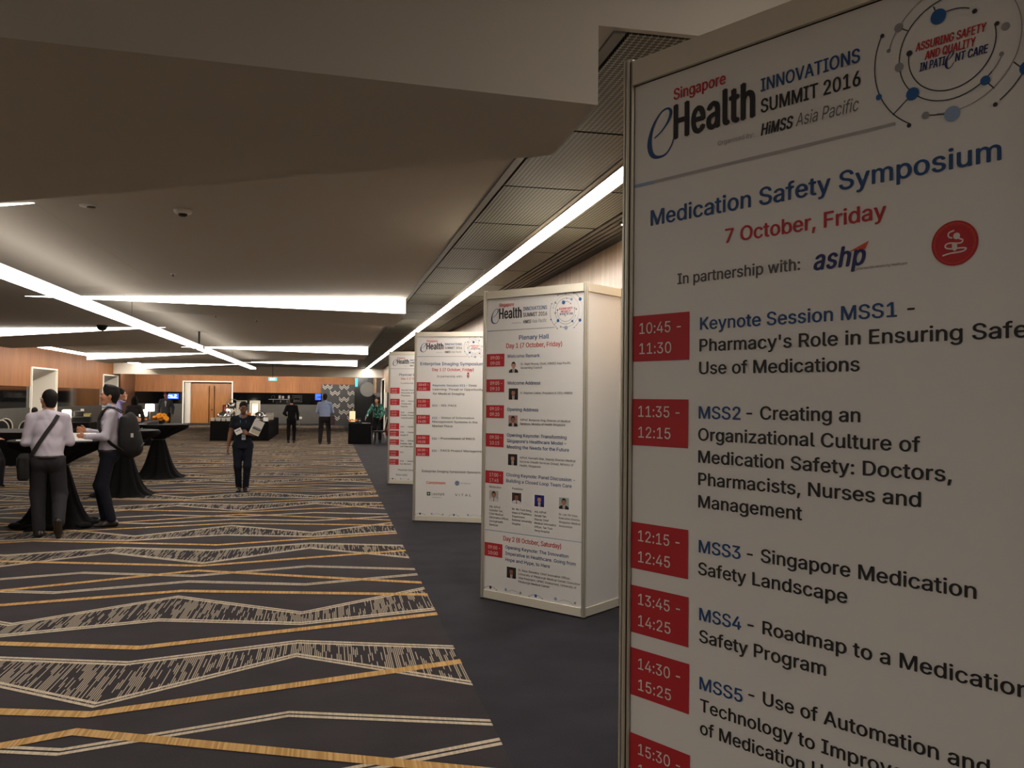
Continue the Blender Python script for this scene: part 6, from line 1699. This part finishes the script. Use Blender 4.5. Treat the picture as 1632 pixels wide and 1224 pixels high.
# ------------------------------------------------------------------ chairs
M_CHROME = mat('satin_chrome', (196, 190, 178), .3, .8); M_SEAT = mat('charcoal_upholstery', (34, 33, 35), .85)
M_CHW = mat('ivory_frame', (214, 206, 186), .4)
def chair(label, x, y, rz, frame, group=None, arch=True):
    t = thing('banquet_chair', label, 'chair', (x, y, 0), rz, group)
    for sx in (-1, 1):
        MB().tube([(sx * .19, .20, 0), (sx * .185, .185, .44)], .013, 8).build('leg', frame, t)
        MB().tube([(sx * .19, -.24, 0), (sx * .185, -.18, .44)], .013, 8).build('leg', frame, t)
    MB().rbox(-.21, .21, -.20, .22, .43, .49, .04).build('seat', M_SEAT, t)
    bk_ = [(-.185, -.18, .44), (-.19, -.21, .65)]
    bk_ += [(-.19 * math.cos(a), -.225 - .02 * math.sin(a), .70 + .23 * math.sin(a)) for a in np.linspace(0, PI, 11)] if arch else [(-.19, -.25, .90), (-.15, -.255, .945), (.15, -.255, .945), (.19, -.25, .90)]
    bk_ += [(.19, -.21, .65), (.185, -.18, .44)]
    MB().tube(bk_, .016, 8).build('back_frame', frame, t)
    pts = []
    ou = [(-.165, .58), (-.165, .72)] + [(-.165 * math.cos(a), .72 + .185 * math.sin(a)) for a in np.linspace(.2, PI - .2, 9)] + [(.165, .72), (.165, .58)]
    n = len(ou)
    MB().add([(a, -.205 - (b - .5) * .07, b) for a, b in ou] + [(a * .96, -.235 - (b - .5) * .07, b) for a, b in ou], [tuple(range(n - 1, -1, -1)), tuple(range(n, 2 * n))] + [(i, (i + 1) % n, n + (i + 1) % n, n + i) for i in range(n)]).build('backrest', M_SEAT, t)
    return t
chair('metal framed chair with black seat beside the small skirted desk', 1.72, 30.22, PI / 2 - .15 + PI / 2 * 0, M_CHROME, None, False)
chair('pale framed round backed chair at the very left edge', -8.40, 24.75, PI + .1, M_CHW, 'round backed chairs at left')
chair('pale framed round backed chair set farther back between its two neighbours at left', -8.85, 26.3, PI - .1, M_CHW, 'round backed chairs at left')
chair('pale framed round backed chair nearest the man with the bag strap', -7.80, 24.75, PI, M_CHW, 'round backed chairs at left')
chair('pale round backed chair seen past the chest of the man in profile', -7.77, 33.2, PI / 2 + .3, M_CHW, 'round backed chairs at left')
chair('chair under the seated person, hidden behind the wide skirted table', -8.05, 26.3, .3, M_CHW, 'round backed chairs at left')
rb = thing('red_bag', 'red bag lying on the far side of the metal framed chair', 'bag', (2.02, 30.5, 0))
mesh_obj('bag_body', SDF().ell((0, 0, .47), (.09, .12, .15), .03).box((0, 0, .40), (.06, .09, .06), None, .03, .04).mesh(.012, .003), mat('red_fabric', (150, 36, 30), .7), rb)
MB().tube([(0, -.07, .58), (0, -.05, .70), (0, .05, .70), (0, .07, .58)], .01, 6).build('handle', mat('red_fabric', (150, 36, 30), .7), rb)

# ------------------------------------------------------------------ table lamps, printer, desk things
def table_lamp(label, x, y, z, r=.13, h=.26, stem=.10):
    t = thing('table_lamp', label, 'lamp', (x, y, z), 0, 'glowing table lamps')
    MB().lathe([(.08, 0), (.085, .01), (.02, .02), (.012, .03), (.012, stem + .02)], 16).build('lamp_base', M_GUNMETAL, t)
    MB().rbox(-r, r, -r, r, stem, stem + h, .06, seg=5).build('lamp_shade', M_LAMPGLOW, t)
table_lamp('glowing square lamp beside the black printer at left', -8.10, 29.6, .75, .12, .27, .12)
table_lamp('glowing lamp, lower one of the pair above the yellow flowers', -5.90, 29.9, .74, .12, .22, .20)
table_lamp('glowing lamp, upper one of the pair behind the yellow flowers', -5.76, 30.25, .74, .13, .24, .36)
tl = thing('flower_arrangement', 'small orange flowers at the foot of the paired lamps', 'flowers', (-5.86, 29.78, .74))
MB().lathe([(.035, 0), (.045, .06)], 12).build('vase', M_GROOVE, tl)
for x, z in ((-.06, .12), (.0, .15), (.06, .11)): blossom(tl, Vector((x, -.02, z)), .06, 9, mat('orange_petals', (230, 130, 30), .6))
pr = thing('printer', 'black desktop printer on the skirted table at left', 'printer', (-7.78 + .0, 29.75, .75))
MB().rbox(-.18, .18, -.18, .18, 0, .17, .03).build('printer_body', M_BLACK, pr)
MB().rbox(-.15, .13, -.06, .17, .17, .35, .03).build('paper_feed', M_BLACK, pr)
MB().box(.02, .12, .10, .105, .30, .42).build('paper', M_PAPER, pr)
nb = thing('note_box', 'black box topped with yellow paper pads, right of the printer', 'box', (-7.50, 29.65, .75))
MB().rbox(-.10, .10, -.12, .12, 0, .18, .01).build('tray', M_BLACK, nb)
MB().box(-.09, .05, -.10, .10, .18, .25).build('note_pad', mat('pale_pad', (216, 206, 150), .7), nb)
MB().box(-.08, .09, -.11, .09, .25, .28).build('note_pad', mat('yellow_pad', (206, 196, 96), .7), nb)
lp = thing('display_lantern', 'cream glowing lantern on the small desk', 'lamp', (.80, 30.75, .725))
MB().rbox(-.10, .10, -.08, .08, .05, .42, .02).build('shade', mat('lantern_glow', (240, 220, 170), .5, emit=((1, .84, .52), .22)), lp)
MB().rbox(-.11, .11, -.09, .09, 0, .05, .02).build('base', M_GUNMETAL, lp)
gb = thing('green_bottle', 'yellow green bottle standing behind the cream lantern', 'bottle', (.83, 31.0, .725))
MB().lathe([(.04, 0), (.042, .02), (.042, .30), (.018, .40), (.016, .47)], 16).build('glass', mat('green_glass', (130, 150, 40), .2), gb)
MB().lathe([(.018, .47), (.018, .50)], 12).build('cap', mat('yellow_cap', (190, 176, 50), .4), gb)
of = thing('flower_arrangement', 'orange flowers in front of the cream lantern on the small desk', 'flowers', (.83, 30.60, .725))
MB().lathe([(.03, 0), (.04, .04)], 12).build('vase', M_GROOVE, of)
for x, z in ((-.11, .09), (-.04, .11), (.03, .09), (.10, .10)): blossom(of, Vector((x, 0, z)), .055, 9, mat('orange_petals', (230, 130, 30), .6))
kt = thing('phone', 'black telephone shaped dome on the small desk beside the flowers', 'phone', (1.03, 30.72, .725))
MB().lathe([(.10, 0), (.10, .02), (.085, .07), (.05, .11), (.02, .12)], 20).build('dome', M_BLACK, kt)
MB().tube([(-.08, 0, .10), (-.06, 0, .17), (.06, 0, .17), (.08, 0, .10)], .012, 8).build('handle', M_BLACK, kt)
lf2 = thing('paper_sheet', 'green and white leaflet under the hand of the woman in green', 'leaflet', (1.22, 30.85, .7255), .3)
MB().box(-.10, .10, -.07, .07, 0, .004).build('sheet', mat('leaflet_green', (110, 150, 130), .6), lf2)

# ------------------------------------------------------------------ buffet
BZ = .72
M_CHINA = mat('white_china', (222, 218, 208), .25)
def chafing(label, x, y):
    t = thing('chafing_dish', label, 'chafing dish', (x, y, BZ), 0, 'domed chafing dishes')
    MB().rbox(-.24, .24, -.18, .18, .06, .14, .03).build('pan', M_STEEL, t)
    prof = [(.235 * math.cos(a), .145 + .20 * math.sin(a)) for a in np.linspace(0, PI / 2 - .05, 9)]
    MB().lathe(prof, 28).build('lid', M_STEEL, t)
    for sx in (-1, 1):
        for sy in (-1, 1): MB().tube([(sx * .2, sy * .15, 0), (sx * .2, sy * .15, .07)], .012, 6).build('leg', M_STEEL, t)
    MB().tube([(-.05, -.06, .33), (-.04, -.08, .37), (.04, -.08, .37), (.05, -.06, .33)], .009, 6).build('handle', M_BLACK, t)
chafing('domed steel chafing dish at the left end of the buffet', -3.78, 33.25)
chafing('domed steel chafing dish at the right, before the glowing display', -2.52, 33.6)
def bowl(x, y, w_, h_, label, cat='bowl', group='square white bowls along the buffet front'):
    t = thing('serving_bowl', label, cat, (x, y, BZ), 0, group)
    mb = MB(); a = w_ / 2; b = a * .78
    o = lambda r, z: [(-r, -r, z), (r, -r, z), (r, r, z), (-r, r, z)]
    vs = o(b, 0) + o(a, h_) + o(a - .012, h_) + o(b - .012, .02)
    fs = [(3, 2, 1, 0)] + [(k * 4 + i, k * 4 + (i + 1) % 4, (k + 1) * 4 + (i + 1) % 4, (k + 1) * 4 + i) for k in range(3) for i in range(4)] + [(12, 13, 14, 15)]
    mb.add(vs, fs); mb.build('bowl', M_CHINA, t)
for i, (x, w_, lb) in enumerate(((-4.12, .15, 'square white bowl, leftmost on the buffet front edge'), (-3.93, .17, 'square white bowl, second from the left on the buffet'), (-3.75, .15, 'square white bowl, third from the left on the buffet'), (-3.58, .16, 'square white bowl nearest the chin of the walking woman, on the buffet'))):
    bowl(x, 32.98, w_, .12, lb)
for x, lb in ((-2.78, 'square white bowl just right of the brochure top, on the buffet'), (-2.62, 'square white bowl between the brochure and the menu card')): bowl(x, 32.98, .14, .11, lb)
mc = thing('menu_card', 'white tent card on the right front corner of the buffet', 'card', (-2.27, 32.95, BZ))
MB().add([(-.09, -.04, 0), (.09, -.04, 0), (.09, 0, .13), (-.09, 0, .13), (-.09, .04, 0), (.09, .04, 0)], [(0, 1, 2, 3), (3, 2, 5, 4), (0, 3, 4), (1, 5, 2)]).build('card', M_PAPER, mc)
nk = thing('napkin_stack', 'block of folded white linen at the right of the buffet', 'napkins', (-2.38, 35.1, BZ))
for k in range(4): MB().rbox(-.25 + .01 * (k % 2), .25, -.17, .17 - .01 * (k % 2), .065 * k, .065 * k + .062, .03).build('napkin', mat('linen_white', (216, 208, 194), .85), nk)
def lightbox(label, x, y, glow):
    t = thing('display_lightbox', label, 'display', (x, y, BZ), 0)
    MB().rbox(-.19, .19, -.12, .12, 0, .74, .03).build('cabinet', mat('lightbox_%d' % int(glow * 100), (238, 226, 204), .5, emit=((1, .88, .68), glow * .4)), t)
    MB().box(-.19, .19, -.123, -.12, .70, .715).build('seam', M_GROOVE, t)
    return t
lightbox('cream upright display box just behind the head of the walking woman', -3.34, 35.2, .15)
lb2 = lightbox('brightly glowing upright display box with beverage dispenser, right of the walking woman', -2.84, 35.2, .6)
MB().box(-.08, .10, -.126, -.121, .28, .56).build('glow_window', mat('window_glow', (255, 214, 120), .5, emit=((1, .80, .42), 1.0)), lb2)
MB().tube([(-.13, -.15, .20), (-.13, -.15, .66), (.16, -.15, .66), (.16, -.15, .20)], .016, 8).build('steel_frame', M_STEEL, lb2)
cu = thing('coffee_urn', 'steel and black coffee machine with red canister, left end of the buffet', 'coffee machine', (-3.72, 34.6, BZ))
MB().lathe([(.14, 0), (.15, .03), (.14, .30), (.12, .36), (.14, .40), (.14, .55), (.10, .58)], 24, M=Matrix.Translation((.08, 0, .08))).build('urn', M_STEEL, cu)
MB().rbox(-.08, .24, -.10, .10, .46, .60, .03).build('top_unit', M_BLACK, cu)
MB().tube([(-.10, -.12, .50), (-.10, -.12, .72), (.0, -.12, .78), (.2, -.12, .78), (.26, -.12, .74)], .018, 8).build('arm', M_CHROME, cu)
MB().lathe([(.07, .30), (.075, .32), (.07, .55), (.05, .58)], 16, M=Matrix.Translation((-.2, .02, 0))).build('canister', mat('red_canister', (140, 60, 40), .35), cu)
MB().ball((-.06, -.15, .38), (.05, .04, .035)).build('spot_lamp', mat('spot_lens', (255, 244, 220), .4, emit=((1, .9, .75), 5)), cu)
for sx in (-.03, .2): MB().tube([(sx, 0, 0), (sx, 0, .10)], .015, 6).build('foot', M_BLACK, cu)
wb = thing('serving_bowl', 'small bright white bowl at the foot of the coffee machine', 'bowl', (-3.42, 34.2, BZ))
MB().lathe([(.06, 0), (.09, .03), (.13, .10), (.135, .14), (.125, .14), (.08, .04), (.0, .03)], 20).build('bowl', M_CHINA, wb)
og = thing('orange_fruit', 'orange beside the hair of the walking woman, on the buffet', 'fruit', (-3.03, 34.9, BZ))
MB().ball((0, 0, .20), .085).build('peel', mat('orange_peel', (226, 128, 30), .5), og)
MB().lathe([(.05, 0), (.02, .02), (.02, .09), (.08, .12)], 16).build('stand', M_STEEL, og)

# ------------------------------------------------------------------ signs and small fittings
M_EXIT = mat('exit_cyan', (40, 160, 190), .4, emit=((.05, .55, .75), 1.1))
ex = thing('exit_sign', 'cyan EXIT sign hanging under the soffit before the wood wall', 'sign', (-2.36, 38.0, 2.31))
MB().box(-.17, .17, -.02, .02, 0, .125).build('sign_face', M_EXIT, ex)
MB().tube([(0, 0, .125), (0, 0, .69)], .012, 6).build('hanging_rod', M_GUNMETAL, ex)
ex2 = thing('exit_sign', 'thin cyan exit sign seen edge on above the black end wall', 'sign', (1.36, 45.0, 2.19))
MB().box(-.05, .05, -.16, .16, 0, .42).build('sign_face', M_EXIT, ex2)
MB().tube([(0, 0, .42), (0, 0, .73)], .012, 6).build('hanging_rod', M_GUNMETAL, ex2)
M_BLUE = mat('screen_blue', (20, 40, 220), .3, emit=((.01, .06, .9), 1.4))
M_SCRW = mat('screen_white', (220, 236, 255), .3, emit=((.55, .85, 1), 1.6))
tv = thing('wall_screen', 'lit blue screen on the black glass beside the man in grey suit', 'screen', (-8.42, Y_FAR - .05, 1.45))
MB().box(-.30, .30, 0, .04, -.01, .30).build('bezel', M_BLACK, tv)
MB().box(-.285, .285, -.004, 0, .005, .285).build('display', M_BLUE, tv)
sc_ = MB()
for x0, x1, z0, z1 in ((-.24, -.20, .15, .22), (-.19, -.12, .15, .20), (-.11, -.03, .15, .20), (-.24, .22, .055, .075), (-.12, .12, .095, .11)): sc_.box(x0, x1, -.008, -.004, z0, z1)
sc_.lathe([(.055, 0), (.055, .004)], 20, M=Matrix.Translation((.13, -.004, .19)) @ Matrix.Rotation(PI / 2, 4, 'X'), smooth=False)
sc_.build('screen_text', M_SCRW, tv)
tv2 = thing('wall_screen', 'small deep blue screen behind the man in light blue shirt', 'screen', (-.62, Y_FAR - .05, 1.47))
MB().box(-.16, .16, 0, .04, -.01, .35).build('bezel', M_BLACK, tv2)
MB().box(-.15, .15, -.004, 0, 0, .34).build('display', M_BLUE, tv2)
MB().box(-.05, .15, -.007, -.004, .12, .19).box(-.12, -.06, -.007, -.004, .05, .10).build('dark_figure', M_BLACK, tv2)
dc = thing('glass_marking', 'white outlined frame on the black glass, left of the person in black', 'marking', (-1.78, Y_FAR + .028, 1.33))
d_ = MB()  # pale outline shapes set on the black glass
for pts in ([(-.25, .02), (.25, .02), (.25, .36), (-.25, .36)], [(-.17, .10), (.17, .10), (.17, .28), (-.17, .28)]):
    d_.tube([(a, -.004, b) for a, b in pts], .014, 4, closed=True, flat=.3)
d_.build('outline', mat('marking_white', (190, 188, 180), .6), dc)
dc = thing('glass_marking', 'pale lines and bars on the black glass behind the buffet', 'marking', (-2.8, Y_FAR + .028, 1.30))
d_ = MB()
d_.box(-.55, .75, -.006, 0, .16, .19)
for x in (-.3, .1, .45): d_.box(x, x + .02, -.006, 0, 0, .16)
for x, h_ in ((-.0, .3), (.18, .26), (.5, .3)): d_.box(x, x + .12, -.006, 0, .22, .22 + h_ * .6)
d_.tube([(-.3 + .09 * math.cos(a), -.004, .30 + .09 * math.sin(a)) for a in np.linspace(0, 2 * PI, 17)[:-1]], .012, 4, closed=True, flat=.3)
d_.build('outline', mat('marking_grey', (120, 118, 114), .6), dc)
so_ = thing('wall_socket', 'white socket plate low on the far grey wall by the person in black', 'socket', (-1.57, Y_FAR - .012, .38))
MB().rbox(-.07, .07, -.01, .012, 0, .12, .008).build('plate', M_CHINA, so_)
MB().box(-.03, .03, -.013, -.01, .04, .07).build('outlet_slots', M_GROOVE, so_)
# ceiling fittings
sd_ = thing('smoke_detector', 'white smoke detector on the ceiling below the big fold, nearer the middle', 'smoke detector', (-1.08, 6.75, 3.0))
MB().lathe([(.0, -.052), (.022, -.052), (.03, -.045), (.034, -.03)], 20, cap=False).build('sensor', M_GROOVE, sd_)
MB().lathe([(.032, -.034), (.058, -.03), (.066, -.016), (.066, 0)], 28).build('housing', M_WHITE, sd_)
sd2 = thing('smoke_detector', 'flat pale ceiling fitting left of the white smoke detector', 'ceiling fitting', (-1.74, 6.78, 3.0))
MB().lathe([(.02, -.012), (.055, -.010), (.06, 0)], 24).build('plate', M_WHITE, sd2)
MB().lathe([(.03, -.016), (.03, -.010)], 16, M=Matrix.Translation((.022, 0, 0))).build('grille', M_GROOVE, sd2)
dm = thing('dome_camera', 'dark dome camera on the ceiling in front of a lit wedge at left', 'camera', (-4.42, 18.4, 3.0))
MB().lathe([(.10, 0), (.105, -.02), (.10, -.035)], 24).build('collar', M_BLACK, dm)
MB().lathe([(.095 * math.cos(a), -.035 - .075 * math.sin(a)) for a in np.linspace(0, PI / 2 - .05, 7)], 24).build('dome', mat('smoked_dome', (14, 14, 15), .1), dm)
for x, y, lb in ((-1.75, 10.35, 'tiny ceiling sprinkler in the middle of the near ceiling'), (-1.30, 16.2, 'tiny ceiling sprinkler behind the largest lit wedge, right one'), (-1.92, 15.5, 'tiny ceiling sprinkler behind the largest lit wedge, left one'), (-7.0, 26.2, 'tiny ceiling sprinkler over the wood wall at left')):
    sp_ = thing('sprinkler', lb, 'sprinkler', (x, y, 3.0), 0, 'ceiling sprinklers')
    MB().lathe([(.035, -.004), (.035, 0)], 16).build('escutcheon', M_WHITE, sp_)
    MB().lathe([(.012, -.03), (.014, -.028), (.006, -.024), (.006, -.004)], 12).build('nozzle', M_GUNMETAL, sp_)
co, fs_ = SHEETS[xtra['exit']]
w0, w1, h1 = co[:, 0].min(), co[:, 0].max(), co[:, 1].max()
MB().add([(-.11 + (c[0] - w0) / (w1 - w0) * .22, -.023, .022 + c[1] / h1 * .08) for c in co], fs_).build('exit_lettering', mat('exit_white', (220, 250, 250), .4, emit=((.6, .95, 1), 2.2)), ex)
